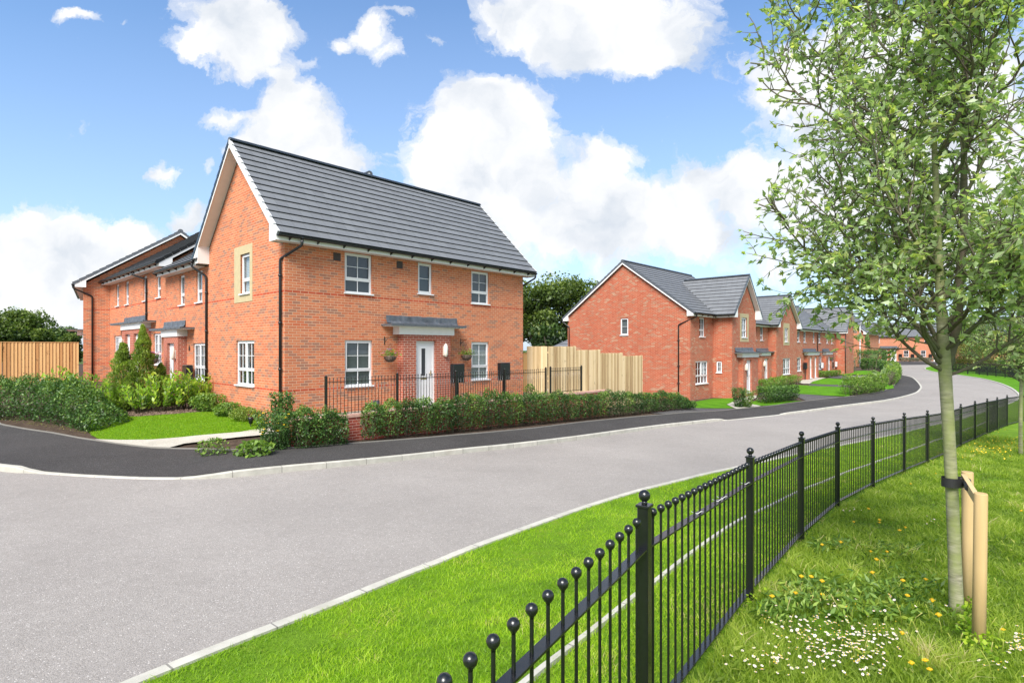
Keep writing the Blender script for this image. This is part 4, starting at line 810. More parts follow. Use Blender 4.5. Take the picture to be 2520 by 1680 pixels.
# ------------------------------------------------------------------ dwarf wall and railings
R = thing('retaining_wall', 'low red brick retaining wall with a pinkish coping carrying the railings of the corner house', 'wall', (-.4, -1.35, -.5), STF)
b = MB(); b.box(-.45, 13.4, -1.46, -1.24, -1.2, .17); b.build('wall', 'brick_low', R)
c = MB()
x = -.48
while x < 13.4: c.box(x, x+.205, -1.475, -1.225, .172, .245); x += .213
plain('coping', (.52, .31, .25, 1), .85, .15, 8, 0, .5, 60); c.build('coping', 'coping', R)
R = thing('metal_railing', 'thin black bow top railing on the dwarf wall before the corner house', 'railing', (.47, -1.35, .245), STF)
ps = [.47, 2.69, 4.93, 7.18, 9.43]
def railing(R, ps, t, zb, zt, sp=.108, ball=.017, fr='F'):
    m = mapper(fr, t)
    for p in ps:
        q = MB(); mbox(q, m, p-.028, p+.028, -.028, .028, zb, zt-.03); mbox(q, m, p-.034, p+.034, -.034, .034, zt-.03, zt-.015); q.ball(m(p, 0, zt), .03, 8, 5); q.build('post', 'black_metal', R)
    for a, b_ in zip(ps, ps[1:]):
        for z_ in (zt-.17, zb+.04): r = MB(); mbox(r, m, a+.028, b_-.028, -.016, .016, z_, z_+.018); r.build('rail', 'black_metal', R)
        n = round((b_-a)/sp); q = MB()
        for i in range(1, n):
            x = a+(b_-a)*i/n; q.tube([m(x, 0, zb+.02), m(x, 0, zt-.07)], .0095, 5); q.ball(m(x, 0, zt-.06), ball*1.1, 6, 4)
        q.build('picket_panel', 'black_metal', R)
railing(R, ps, -1.35, .245, 1.29)
R = thing('metal_railing', 'short separate length of black railing standing in front of the pale stepped fence', 'railing', (9.75, -1.35, .245), STF)
railing(R, [9.71, 11.71], -1.35, .29, 1.31)
# ------------------------------------------------------------------ timber fences
def boards(R, kind, plane, a0, a1, zb, zt, mat, w=.1, cap=True, name='board_panel', skew=0):
    m = mapper(kind, plane); q = MB(); n = max(1, round((a1-a0)/w)); w = (a1-a0)/n
    for i in range(n):
        q.cur = (random.random(), 0, 0); x0 = a0+i*w; dd = .02 if i % 2 else 0
        zz = zt+random.uniform(-.004, .004); e0, e1 = x0+.002, x0+w-.006; PP = [q.pt(m(a, d, z)) for z in (zb, zz) for a, d in ((e0, -.012), (e1, -.042), (e1, 0), (e0, 0))]
        for f4 in ((0,3,2,1),(4,5,6,7),(0,1,5,4),(1,2,6,5),(2,3,7,6),(3,0,4,7)): q.f.append([PP[k] for k in f4]); q.smooth.append(False)
    q.build(name, mat, R, 'rnd')
    if cap: c = MB(); c.cur = (.6, 0, 0); mbox(c, m, a0, a1, -.045, .03, zt+.004, zt+.03); c.build('capping', mat, R, 'rnd')
    r = MB(); r.cur = (.4, 0, 0)
    for z in (zb+.3, (zb+zt)/2, zt-.25): mbox(r, m, a0, a1, .001, .04, z-.035, z+.035)
    r.build('rail', mat, R, 'rnd')
R = thing('timber_fence', 'new pale timber fence whose panels step down towards the red brick gable', 'fence', (10.6, -.5, .1), STF)
A_ = [10.62, 12.46, 14.31, 16.2, 18.08]; T_ = [2.1, 1.95, 1.80, 1.66]
for (a, b_), z in zip(zip(A_, A_[1:]), T_):
    boards(R, 'F', -.5, a, b_-.02, -.7, z, 'fence_pale', .095, cap=False)
    q = MB(); q.cur = (.7, 0, 0); q.box(b_-.03, b_+.05, -.5, -.4, -.7, z+.02); q.build('post', 'fence_pale', R, 'rnd')
boards(R, 'G', 10.6, -.48, .6, -.3, 2.1, 'fence_pale', .11, cap=False)
R = thing('timber_gate', 'darker close boarded timber gate between the corner house and the pale fence', 'gate', (9.7, .6, .14), STF)
boards(R, 'F', .6, 9.68, 10.55, .2, 1.8, 'fence_orange', .12, name='gate_leaf'); q = MB(); q.ball((10.42, .56, 1.05), .03, 8, 5); q.build('knob', 'white_lamp', R)
R = thing('timber_fence', 'long level orange brown timber fence at the left edge behind the hedge', 'fence', (-12, 20, .3), STF)
for a in range(-22, -1, 3): boards(R, 'F', 19.95, a, min(a+2.98, -1.2), .1, 2.3, 'fence_orange', .13)
# ------------------------------------------------------------------ foreground railing
FP = [(-1.2,-.9),(.62,2.85),(2.10,4.89),(3.55,6.8),(5.08,8.65),(6.75,10.37),(8.5,12.02),(10.24,13.67),(11.99,15.32),(13.73,16.97),(15.51,18.58),(17.29,20.18),(19.07,21.8),(20.87,23.38)]
# P1 lies on its own sight line; P0 and earlier are behind the picture edge
P1 = (.2388*2.95, 2.95); dirn = Vector((P1[0]-2.10, P1[1]-4.89)).normalized(); FP[1] = P1; FP[0] = tuple(Vector(P1)+Vector((-math.sin(math.radians(32)), -math.cos(math.radians(32))))*2.4)
FT = [None, 1.25, 1.13, .99, .86, .73, .62, .49, .37, .32, .26, .2, .11, .06]; FT[0] = 1.215
last = Vector(FP[-1]); 
for i in range(1, 7):
    a = math.radians(48+i*5); last = last+Vector((math.sin(a), math.cos(a)))*2.4; FP.append(tuple(last)); FT.append(.02-.01*i)
R = thing('metal_fence', 'glossy black ball topped estate railing curving away along the grass verge in the foreground', 'fence', (FP[2][0], FP[2][1], -.2))
HF = 1.33; npk = 0; rest = MB()
order = []
for i, ((x, y), zt) in enumerate(zip(FP, FT)):
    zg = zt-HF; a = Vector(FP[max(i-1, 0)]); b_ = Vector(FP[min(i+1, len(FP)-1)]); ang = math.atan2((b_-a).y, (b_-a).x); q = MB(); c_, s_ = math.cos(ang), math.sin(ang)
    q.tf = lambda u, v, z: (x+c_*u-s_*v, y+s_*u+c_*v, z)
    h = .03; q.bbox(-h, h, -h, h, zg-.05, zt-.088, .004); q.bbox(-h-.007, h+.007, -h-.007, h+.007, zt-.088, zt-.075, .003); po = q.build('post', 'black_metal', R)
    f = MB(); f.lathe((x, y, zt), [(.016, -.078), (.015, -.066), (.014, -.055)], 12); f.ball((x, y, zt-.030), .031, 20, 12); f.build('finial', 'black_metal', po)
for i in range(len(FP)-1):
    a, b_ = Vector(FP[i]), Vector(FP[i+1]); za, zb = FT[i]-HF, FT[i+1]-HF; L_ = (b_-a).length; ang = math.atan2((b_-a).y, (b_-a).x); c_, s_ = math.cos(ang), math.sin(ang)
    near = i < 8
    for z0, z1 in ((1.02, 1.03), (.09, .10)):
        q = MB(); w = .025
        P = []
        for u in (.03, L_-.03):
            zz = za+(zb-za)*u/L_
            for v, z in ((-w, zz+z0), (w, zz+z0), (w, zz+z1), (-w, zz+z1)): P.append(q.pt((a.x+c_*u-s_*v, a.y+s_*u+c_*v, z)))
        for f in ((0,1,5,4),(1,2,6,5),(2,3,7,6),(3,0,4,7),(3,2,1,0),(4,5,6,7)): q.f.append([P[k] for k in f]); q.smooth.append(False)
        q.build('rail', 'black_metal', R)
    n = 19
    for j in range(1, n+1):
        u = L_*j/(n+1); x, y = a.x+c_*u, a.y+s_*u; zz = za+(zb-za)*j/(n+1); near1 = i < 4
        own = 1 <= i+0 <= 5 and npk < 98 and not (i == 0)
        if i == 0: own = j > 6 and npk < 98
        q = MB() if own else rest
        q.tube([(x, y, zz+.05), (x, y, zz+1.17)], .0075, 8 if i < 3 else 5, cap=False)
        nn = (14, 9) if i < 3 else (7, 5); q.lathe((x, y, zz+1.185), [(.0075, -.026), (.0095, -.018), (.016, -.011), (.0215, -.002), (.0228, .006), (.0205, .016), (.014, .024), (.002, .029)], nn[0])
        if own: q.build('picket', 'black_metal', R); npk += 1
rest.build('picket', 'black_metal', R, kind='stuff', label='remaining far pickets of the railing')
ct = MB()
for i, j in ((1, 7), (1, 11), (1, 12), (1, 18)):
    a, b_ = Vector(FP[i]), Vector(FP[i+1]); f = (j+.35)/20; p = a.lerp(b_, f); z = FT[i]+(FT[i+1]-FT[i])*f-HF+1.035
    ct.tube([(p.x-.03, p.y+.01, z+.012), (p.x, p.y-.02, z+.006), (p.x+.03, p.y, z+.016), (p.x+.05, p.y+.01, z+.012)], .0022, 5)
ct.build('cable_tie', 'cable_tie', R)
# edging strip in the verge
ES = [(1292,1680),(1381.4,1609),(1470.7,1541.4),(1570.7,1459.3),(1602.9,1441),(1720.7,1345),(1800,1290.6),(1860.7,1260),(1977.8,1203),(2069,1167),(2160,1135),(2229.4,1110.6),(2277,1093),(2324.8,1077),(2407,1045.5),(2450,1028)]
es = pts(ES, Hv); e0 = Vector(es[0][:2]); ed = (e0-Vector(es[1][:2])).normalized(); line = [tuple(e0+ed*4)]+[p[:2] for p in es]; S = resamp(smooth(line, 1), 120)
mb = MB(); prev = None; dist = 0
for i, p in enumerate(S):
    t = (S[min(i+1, 119)]-S[max(i-1, 0)]).normalized(); n_ = Vector((-t.y, t.x))*.021; z = Hv(p.x, p.y); dist += (p-S[i-1]).length if i else 0
    cur = [mb.pt(v, (dist, 0, 0)) for v in ((p.x-n_.x, p.y-n_.y, z-.05), (p.x-n_.x, p.y-n_.y, z+.02), (p.x+n_.x, p.y+n_.y, z+.02), (p.x+n_.x, p.y+n_.y, z-.05))]
    if prev:
        for a in range(3): mb.f.append([prev[a], cur[a], cur[a+1], prev[a+1]]); mb.smooth.append(False)
    prev = cur
mb.build('concrete_edging', 'kerb_stone', None, 'tj', kind='structure'); EDGE = S
# far railing by the island
R = thing('metal_fence', 'distant thin black railing in front of the olive hedge across the bend', 'fence', (40, 48, -1))
fp = [at(x, y, lambda a, b: H0(a, b)+.1) for x, y in ((2345,918.5),(2400,921),(2440,925),(2480,929),(2520,934),(2580,941))]
P = resamp(fp, 60); q = MB(); RR = {.15: MB(), 1.05: MB()}
for i, p in enumerate(P):
    z = H0(p.x, p.y)+.1
    if i % 6 == 0: s_ = MB(); s_.box(p.x-.03, p.x+.03, p.y-.03, p.y+.03, z, z+1.25); s_.build('post', 'black_metal', R)
    if i < 59:
        for k in range(4): x_ = p.lerp(P[i+1], k/4); q.box(x_.x-.008, x_.x+.008, x_.y-.008, x_.y+.008, z+.05, z+1.15)
        n2 = P[i+1]; z2 = H0(n2.x, n2.y)+.1
        for h in (.15, 1.05): RR[h].poly([(p.x, p.y, z+h), (n2.x, n2.y, z2+h), (n2.x, n2.y, z2+h+.03), (p.x, p.y, z+h+.03)])
q.build('picket_panel', 'black_metal', R); [r.build('rail', 'black_metal', R) for r in RR.values()]
# ------------------------------------------------------------------ plants
def pnoise(P, sc_, seed=0): return np.array([mnoise.noise(Vector((p[0]*sc_+seed, p[1]*sc_-seed, p[2]*sc_))) for p in P])
def hedge(name, label, cat, path, width, height, Hf, n, size, mat, group=None, ragged=.12, bottom=.08, stems=True, up=.3, dark=None, round_=.35, hfun=None, clump=0):
    """leafy hedge along a ground line: leaves fill a ragged shell, thinner towards the foot"""
    P = resamp(path, 200) if len(path) > 1 else None; cx, cy = (P[100] if P else Vector(path[0][:2])); o = thing(name, label, cat, (cx, cy, Hf(cx, cy)), group=group)
    tot = sum((b-a).length for a, b in zip(P, P[1:])); u = rng.uniform(0, 1, n); v = rng.uniform(-1, 1, n); w = rng.uniform(0, 1, n)**.85
    sh = rng.uniform(0, 1, n) < .72; which = rng.integers(0, 3, n)
    v = np.where(sh & (which < 2), np.sign(v)*rng.uniform(.72, 1.05, n), v); w = np.where(sh & (which == 2), rng.uniform(.82, 1.03, n), w)
    C = np.zeros((n, 3)); cl = np.zeros(n)
    for i in range(n):
        k = u[i]*199; j = int(k); j = min(j, 198); p = P[j].lerp(P[j+1], k-j); t = (P[j+1]-P[j]).normalized(); nx, ny = -t.y, t.x
        h = height*(1 if hfun is None else hfun(u[i])); d = u[i]*tot
        cp = mnoise.noise(Vector((d*1.8, v[i]*.8+7, 3))); q = mnoise.noise(Vector((d*5, v[i]*2, w[i]*3)))
        hh = h*(1+ragged*cp*1.6+ragged*.7*q); ww = width*.5*(1+ragged*1.6*mnoise.noise(Vector((d*2.2, w[i]*2, 11)))+.1*q)
        if clump: g_ = abs(math.sin(math.pi*d/clump+.6*math.sin(d))); hh *= .86+.18*g_**.6; ww *= .7+.34*g_**.6
        endr = min(1, min(d, tot-d)/(.25*width+.05)+.55); prof = (1-round_*max(0, w[i]-.6)**2*5)*(.62+.38*min(1, w[i]*2.2))*endr
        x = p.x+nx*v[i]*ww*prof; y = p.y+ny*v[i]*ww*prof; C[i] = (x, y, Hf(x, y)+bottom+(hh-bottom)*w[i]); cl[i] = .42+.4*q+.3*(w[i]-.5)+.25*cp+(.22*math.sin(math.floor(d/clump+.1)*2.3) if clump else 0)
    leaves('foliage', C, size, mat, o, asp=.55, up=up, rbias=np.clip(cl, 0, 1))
    if stems:
        m = MB(); k = max(3, int(tot/.22))
        for i in range(k):
            f = (i+random.random()*.6)/k*199; j = min(198, int(f)); p = P[j]; a = random.uniform(-.1, .1)*width
            z = Hf(p.x, p.y); hs = height*(1 if hfun is None else hfun(f/199))
            for b_ in range(3): m.tube([(p.x+a, p.y+a, z-.03), (p.x+a+random.uniform(-.08, .08), p.y+random.uniform(-.08, .08), z+hs*.35), (p.x+random.uniform(-.2, .2)*width*1.5, p.y+random.uniform(-.2, .2)*width, z+hs*.75)], [.009, .007, .004], 5)
        m.build('stems', 'bark_twig', o)
    return o
def px_hedge(P, Hf, *a, **k): return [p[:2] for p in pts(P, Hf)]
def blobbush(name, label, cat, x, y, r, h, n, size, mat, Hf, group=None, shape='round', up=.3, stems=True, zb=None, asp=.55):
    z0 = Hf(x, y) if zb is None else zb; o = thing(name, label, cat, (x, y, z0), group=group)
    th = rng.uniform(0, 2*math.pi, n); w = rng.uniform(0.02, 1, n); rad = rng.uniform(0, 1, n)**.35
    if shape == 'cone': pr = (1-w)**.8*(.9+.1*np.sin(w*40))*1.0+.03; pr *= np.minimum(1, .55+w*4)
    elif shape == 'round': pr = np.sqrt(np.maximum(0, 1-(2*w-1)**2*.92))
    else: pr = .35+.65*np.sqrt(w)
    C = np.stack([r*pr*rad*np.cos(th), r*pr*rad*np.sin(th), h*w], 1); nz = pnoise(C*(3/max(r, .3)), 1., x)
    C[:, :2] *= (1+.28*nz)[:, None]; C[:, 2] *= 1+.08*nz; C += np.array([x, y, z0]); D = None
    if shape == 'cone': D = np.stack([np.cos(th)*.5, np.sin(th)*.5, np.ones(n)*.9], 1)
    leaves('foliage', C, size, mat, o, asp=asp, up=up, rbias=np.clip(.4+.5*nz+.25*(w-.4), 0, 1), D=D)
    if stems:
        m = MB()
        if shape == 'cone': m.tube([(x, y, z0-.1), (x, y, z0+h*.9)], [.04, .01], 6)
        else:
            for i in range(7): a = random.uniform(0, 6.28); m.tube([(x+.04*math.cos(a), y+.04*math.sin(a), z0-.05), (x+r*.3*math.cos(a), y+r*.3*math.sin(a), z0+h*.4), (x+r*.6*math.cos(a), y+r*.6*math.sin(a), z0+h*.8)], [.012, .008, .003], 5)
        m.build('stems', 'bark_twig', o)
    return o
# hedges, street side of the corner house
hp = [W(1.3, -1.76), W(4, -1.78), W(8, -1.85), W(12, -1.98), W(15, -2.25), W(17.5, -2.5), W(19.2, -2.65)]
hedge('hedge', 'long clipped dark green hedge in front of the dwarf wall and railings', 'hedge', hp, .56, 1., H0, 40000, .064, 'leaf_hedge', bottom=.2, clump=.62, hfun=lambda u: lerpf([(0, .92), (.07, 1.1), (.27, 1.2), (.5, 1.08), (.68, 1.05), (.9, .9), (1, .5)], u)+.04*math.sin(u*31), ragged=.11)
hedge('shrub', 'short length of bushy green shrubs left of the bare stretch of dwarf wall', 'shrub', [W(-.55, -1.72), W(.1, -1.75), W(.8, -1.78)], .55, .85, H0, 4200, .065, 'leaf_hedge', ragged=.3)
blobbush('flowering_shrub', 'upright leafy bush with one red flower at the corner of the brick house', 'shrub', *W(-.42, -.75), .30, 1.2, 2000, .075, 'leaf_hedge', Hg, up=.5, shape='bowl')
blobbush('flowering_shrub', 'green bush dotted with yellow flowers in front of the house corner', 'shrub', *W(-.85, -1.45), .52, .98, 3400, .06, 'leaf_hedge', H0, up=.5, shape='bowl')
blobbush('garden_plant', 'pale broad leaved plant at the pavement edge below the yellow flowered bush', 'plant', *W(-1.6, -1.95), .42, .40, 420, .12, 'leaf_hedge_light', H0, up=1.4, asp=.7)
blobbush('garden_plant', 'small straggly plant with yellowing leaves on the bare soil by the path', 'plant', *W(-2.2, -1.2), .35, .42, 380, .07, 'leaf_hedge_light', H0, up=1., asp=.6)
blobbush('shrub', 'low rounded green shrub at the foot of the gable wall', 'shrub', *W(-.45, 1.5), .42, .36, 1300, .06, 'leaf_conifer', Hg)
blobbush('shrub', 'slightly taller light green shrub against the gable wall nearer the downpipe', 'shrub', *W(-.5, 2.6), .42, .40, 1500, .07, 'leaf_hedge_light', Hg)
blobbush('shrub', 'spreading light green shrub where the gable wall meets the laurel bed', 'shrub', *W(-.55, 4.1), .5, .55, 1700, .08, 'leaf_hedge_light', Hg)
blobbush('garden_plant', 'small green plant growing at the right end of the corner house', 'plant', *W(9.2, -.75), .25, .5, 300, .08, 'leaf_hedge_light', lambda x, y: .14)
def petals(o, P, r, mat, name='flower'):
    for p in P:
        m = MB(); name = 'flower'
        for k in range(5): a = k*1.2566+random.random(); c = (p[0]+math.cos(a)*r, p[1]+math.sin(a)*r, p[2]+.01); m.poly([p, (c[0]-math.sin(a)*r*.5, c[1]+math.cos(a)*r*.5, c[2]), (p[0]+2*math.cos(a)*r, p[1]+2*math.sin(a)*r, p[2]-.004), (c[0]+math.sin(a)*r*.5, c[1]-math.cos(a)*r*.5, c[2])])
        m.build(name, mat, o)
for o, mat, n in ((bpy.data.objects['flowering_shrub'], 'red_petal', 5), (bpy.data.objects['flowering_shrub.001'], 'yellow_petal', 12)):
    b = base_of(o); petals(o, [(b[0]+random.uniform(-.4, .4), b[1]-random.uniform(.25, .5), b[2]+random.uniform(.5 if n == 12 else 1.1, 1. if n == 12 else 1.35)) for _ in range(n)], .022, mat)
# left hedge and the laurel bed
lh = [p[:2] for p in pts([(-260,1020),(0,1033),(90,1040),(160,1052),(215,1062),(250,1068)], H0, .1)]
lh = [tuple(Vector(p)+Vector(V)*.35+Vector(U)*.3) for p in lh]
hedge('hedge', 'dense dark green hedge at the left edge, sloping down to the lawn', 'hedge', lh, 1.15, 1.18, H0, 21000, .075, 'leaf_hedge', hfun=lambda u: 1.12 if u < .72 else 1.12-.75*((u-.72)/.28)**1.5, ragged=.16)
Lb = []
lab = ['light green laurel shrub at the left end of the bed, below the timber fence', 'light green laurel shrub in the bed under the left downpipe', 'light green laurel shrub in front of the left conifer', 'light green laurel shrub in front of the middle conifer', 'light green laurel shrub in the middle of the mulched bed', 'tall light green laurel shrub just left of the porch', 'light green laurel shrub in front of the porch', 'light green laurel shrub below the black meter box', 'light green laurel shrub at the right end of the bed by the downpipe']
bedpx = [(140,1000),(215,1012),(290,1016),(345,1016),(395,1013),(430,1009),(462,1006),(492,1002),(520,998)]
for k, (x_, y_) in enumerate(bedpx):
    x, y, z = at(x_, y_, Hg); o = thing('laurel_shrub', lab[k], 'shrub', (x, y, z), group='laurel shrubs in the mulched bed'); h = (1.25, 1.15, .95, .95, 1.1, 1.15, 1.0, .95, .9)[k]; C = []; D = []; m = MB()
    for i in range(24):
        a = random.uniform(0, 6.28); q = random.uniform(.1, .55); tip = Vector((x+q*math.cos(a), y+q*math.sin(a), z+h*random.uniform(.55, 1.05))); b0 = Vector((x+.1*math.cos(a), y+.1*math.sin(a), z-.03)); mid = (b0+tip)/2+Vector((math.cos(a), math.sin(a), 0))*.05
        m.tube([b0, mid, tip], [.01, .007, .004], 5)
        for j in range(13):
            f = .25+.75*j/12; p = b0.lerp(mid, f*2) if f < .5 else mid.lerp(tip, f*2-1); an = j*2.4; d = Vector((math.cos(an), math.sin(an), .55+f*.9)); d.normalize(); C.append(p+d*.07); D.append(d)
    leaves('foliage', np.array(C), .175, 'leaf_laurel', o, asp=.42, up=.6, D=np.array(D)*1.6, fold=.3); m.build('stems', 'bark_twig', o)
for (x_, y_, h, r, lb) in ((303,985,2.0,.62,'left of the two tall pointed conifers before the houses'), (352,980,2.35,.62,'right and taller of the two pointed conifers before the houses'), (395,975,1.35,.5,'small conifer half hidden beneath the hanging basket')):
    x, y, z = at(x_, y_+25, Hg); blobbush('conifer', lb, 'conifer', x, y, r*1.15, h*1.08, int(7500*h/2), .085, 'leaf_conifer', Hg, shape='cone', asp=.35, up=.1)
mulch = [p[:2] for p in pts([(235,1022),(268,1024.5),(342,1024.5),(431,1018.5),(491,1014),(540,1010),(540,985),(400,980),(200,985),(120,1000)], Hg)]
drape('mulch_bed', mulch, Hg, .012, 'mulch', .4, kind='structure')
def chips(name, polypx, n, H, off, size, mat, lab, r0=None):
    """loose chips and leaves lying on the ground"""
    w = [Vector(p[:2]) for p in pts(polypx, H)]; xs = [p.x for p in w]; ys = [p.y for p in w]; C = []
    def inside(x, y):
        c = False; j = len(w)-1
        for i in range(len(w)):
            if (w[i].y > y) != (w[j].y > y) and x < (w[j].x-w[i].x)*(y-w[i].y)/(w[j].y-w[i].y)+w[i].x: c = not c
            j = i
        return c
    t = 0
    while len(C) < n and t < n*30:
        t += 1; x, y = random.uniform(min(xs), max(xs)), random.uniform(min(ys), max(ys))
        if inside(x, y): C.append((x, y, H(x, y)+off+random.uniform(0, .02)))
    if C: leaves(name, np.array(C), size, mat, None, asp=.4, up=3., label=lab, kind='stuff')
chips('bark_chips', [(150,1010),(235,1022),(268,1024.5),(342,1024.5),(431,1018.5),(491,1014),(530,1005),(500,990),(300,995)], 5000, Hg, .02, .06, 'mulch', 'bark mulch chips under the laurels')
chips('fallen_leaves', [(700,1100),(917,1086),(1125,1069),(1438,1037),(1560,1025),(1560,1016),(1300,1040),(1100,1062),(900,1078),(700,1092)], 900, H0, .11, .05, 'leaf_olive', 'yellow fallen leaves on the soil below the hedge')
chips('fallen_leaves', [(0,1042),(128,1063),(253,1084),(262,1076),(200,1060),(100,1043),(0,1030)], 260, H0, .12, .06, 'leaf_olive', 'yellow fallen leaves on the soil below the left hedge')
chips('bark_chips', [(560,1104),(700,1101),(917,1086),(1125,1069),(1438,1037),(1680,1014),(1560,1016),(1300,1040),(1100,1062),(900,1078),(700,1090),(560,1094)], 5200, H0, .1, .045, 'mulch', 'small bark and soil crumbs below the hedge')
# right-hand garden hedges
def hr(name, label, P, w, h, n, size, mat, **k): hedge(name, label, 'hedge', [p[:2] for p in pts(P, Hg)], w, h, Hg, n, size, mat, **k)
for x_, h, lb, mt in ((1818, 1.05, 'left of two small round bushes by the path of the end house', 'leaf_hedge'), (1838, .9, 'right of two small round bushes by the path of the end house, with lighter tips', 'leaf_hedge_light')):
    x, y, z = at(x_, 1002, Hg); blobbush('shrub', lb, 'shrub', x, y, .40, h, 1500, .075, mt, Hg, shape='bowl')
hr('hedge', 'clipped block of dark hedge between the path and the tarmac drive', [(1872,993),(1905,989.5),(1955,984.5)], .85, .88, 6500, .085, 'leaf_hedge', ragged=.1)
hr('hedge', 'low light green planting along the foot of the second red brick house', [(1864,962),(1890,956),(1920,949.5),(1950,945),(1965,944)], .9, .68, 5200, .09, 'leaf_hedge_light', ragged=.2)
hr('hedge', 'short low clipped hedge under the windows of the long row', [(2010,929.5),(2035,928),(2062,926)], .8, .6, 2600, .11, 'leaf_hedge_light')
hr('hedge', 'loose light green hedge beside the pavement, in front of the curve', [(2082,973.5),(2105,971.5),(2140,967.5),(2166,961.5)], 1.1, 1.12, 6500, .10, 'leaf_hedge_light', ragged=.3)
hr('hedge', 'tall bright green hedge at the outer edge of the curve', [(2190,950),(2198,940),(2199,931),(2194,923)], 1.2, 1.4, 5200, .12, 'leaf_hedge_light', ragged=.15)
hr('hedge', 'dark clipped hedge bordering the far lawn', [(2140,912),(2160,913.5),(2180,916.5),(2190,921)], 1.4, 1.35, 4200, .13, 'leaf_hedge', ragged=.1)
hr('hedge', 'small square clipped hedge beside the lamp column', [(2124,910.5),(2134,911)], 1.2, 1.3, 1700, .13, 'leaf_hedge')
hr('shrub', 'low grey green shrub at the corner of the orange gable', [(2073,913.5),(2090,914),(2102,914)], 1.3, 1.3, 2000, .12, 'leaf_grey', ragged=.15)
hr('hedge', 'dark rounded shrubs behind the lamp column before the white doors', [(2108,904),(2122,904.5),(2140,903),(2160,901)], 2., 2.2, 3400, .17, 'leaf_hedge')
hr('hedge', 'dark bushes left of the second white door of the far row', [(2172,894.5),(2182,894.5),(2190,894)], 1.8, 1.9, 1600, .2, 'leaf_hedge')
hedge('hedge', 'pale dry strip of planting under the windows of the far row', 'hedge', [((2215-CX)/F*106, 106), ((2262-CX)/F*106, 106), ((2294-CX)/F*106, 106)], 1.4, .75, H0, 3600, .16, 'leaf_grey', ragged=.1, stems=False)
oh = [p[:2] for p in pts([(2340,908),(2370,911),(2420,914),(2470,917),(2540,921),(2600,925)], H0, .1)]
hedge('hedge', 'tall olive and yellow beech hedge behind the far railing', 'hedge', oh, 2.2, 3.1, H0, 9000, .17, 'leaf_olive', ragged=.15, bottom=1.0)
hedge('hedge', 'brownish undergrowth at the foot of the beech hedge behind the far railing', 'hedge', oh, 1.6, 1.4, H0, 5000, .17, 'leaf_olive', ragged=.2)
# ------------------------------------------------------------------ background trees
def bgtree(label, x, y, zb, h, r, n, size, mat='leaf_far', trunk=.35, cb=.25, name='tree', seed=0, blobs=11):
    o = thing(name, label, 'tree', (x, y, zb)); rs = np.random.default_rng(seed+5); lobes = []
    for i in range(blobs):
        a = rs.uniform(0, 6.28); q = rs.uniform(.1, .62)*r; z = zb+h*(cb+(1-cb)*rs.uniform(.2, .82)); lobes.append((x+q*math.cos(a), y+q*math.sin(a), z, r*rs.uniform(.3, .52)))
    lobes.append((x, y, zb+h*.8, r*.45)); m = n//len(lobes); CC = []; B = []
    for lx, ly, lz, lr in lobes:
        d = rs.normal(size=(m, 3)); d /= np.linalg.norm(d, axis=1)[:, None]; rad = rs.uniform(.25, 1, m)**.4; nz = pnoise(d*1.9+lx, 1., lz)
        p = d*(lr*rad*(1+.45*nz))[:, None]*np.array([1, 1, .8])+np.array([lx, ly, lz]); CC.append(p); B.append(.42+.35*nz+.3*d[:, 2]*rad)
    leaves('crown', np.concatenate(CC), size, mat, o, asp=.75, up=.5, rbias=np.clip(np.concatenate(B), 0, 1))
    t = MB(); t.tube([(x, y, zb-.3), (x+.1, y, zb+h*.3), (x, y, zb+h*.75)], [trunk, trunk*.75, trunk*.2], 9)
    for lx, ly, lz, lr in lobes: t.tube([(x, y, zb+h*cb*.9), ((x+lx)/2, (y+ly)/2, (zb+h*cb+lz)/2+.3), (lx, ly, lz)], [trunk*.5, trunk*.3, .05], 6)
    t.build('trunk', 'bark_dark', o)
def pxat(px, Y): return (px-CX)/F*Y
Y = 75.; bgtree('broad dark tree beyond the left fence, largest at the left edge', pxat(38, Y), Y, -.3, 7.6, 4.7, 11000, .38, seed=1, cb=.1)
Y = 70.; bgtree('rounded crown at the very left edge joining the broad dark tree', pxat(-35, Y), Y, -.3, 7.2, 4.2, 6500, .42, seed=2, cb=.1)
Y = 72.; bgtree('lower right hand bulge of trees sloping down from the broad dark tree', pxat(94, Y), Y, -.3, 5.2, 1.9, 3500, .32, seed=23, cb=.1)
Y = 52.; bgtree('small round bright green tree between fence and leftmost house', pxat(170, Y), Y, -.2, 3.9, 1.6, 6500, .17, 'leaf_tree' if False else 'leaf_far', seed=3, cb=.1)
Y = 160.; bgtree('faint distant dark tree between the left trees', pxat(140, Y), Y, -1, 8.6, 6, 4000, .8, 'leaf_dark', seed=4, cb=.1)
Y = 58.; bgtree('large loose crowned tree right behind the corner house', pxat(1318, Y), Y, -1, 10.9, 3.6, 8500, .33, seed=5, blobs=16)
Y = 62.; bgtree('wide airy tree just left of the red brick gable', pxat(1400, Y), Y, -1, 11.4, 4.4, 8000, .33, seed=9, blobs=17)
Y = 50.; bgtree('dark lower tree filling the gap beside the garage', pxat(1360, Y), Y, -1, 5.2, 3.0, 5500, .3, 'leaf_dark', seed=7, cb=.05)
Y = 150.; bgtree('green treetop showing over the roofs of the far row', pxat(2188, Y), Y, -1, 10.5, 4.5, 3500, .6, seed=8)
Y = 70.; bgtree('dark evergreen between the far row and the right-hand house', pxat(2408, Y), Y, -1.2, 7.2, 2.4, 5000, .25, 'leaf_dark', seed=10)
bgtree('yellowing bush peeping over the orange gable roof', pxat(2112, 118), 118, -.5, 7.6, 2.2, 1500, .35, 'leaf_olive', seed=12)
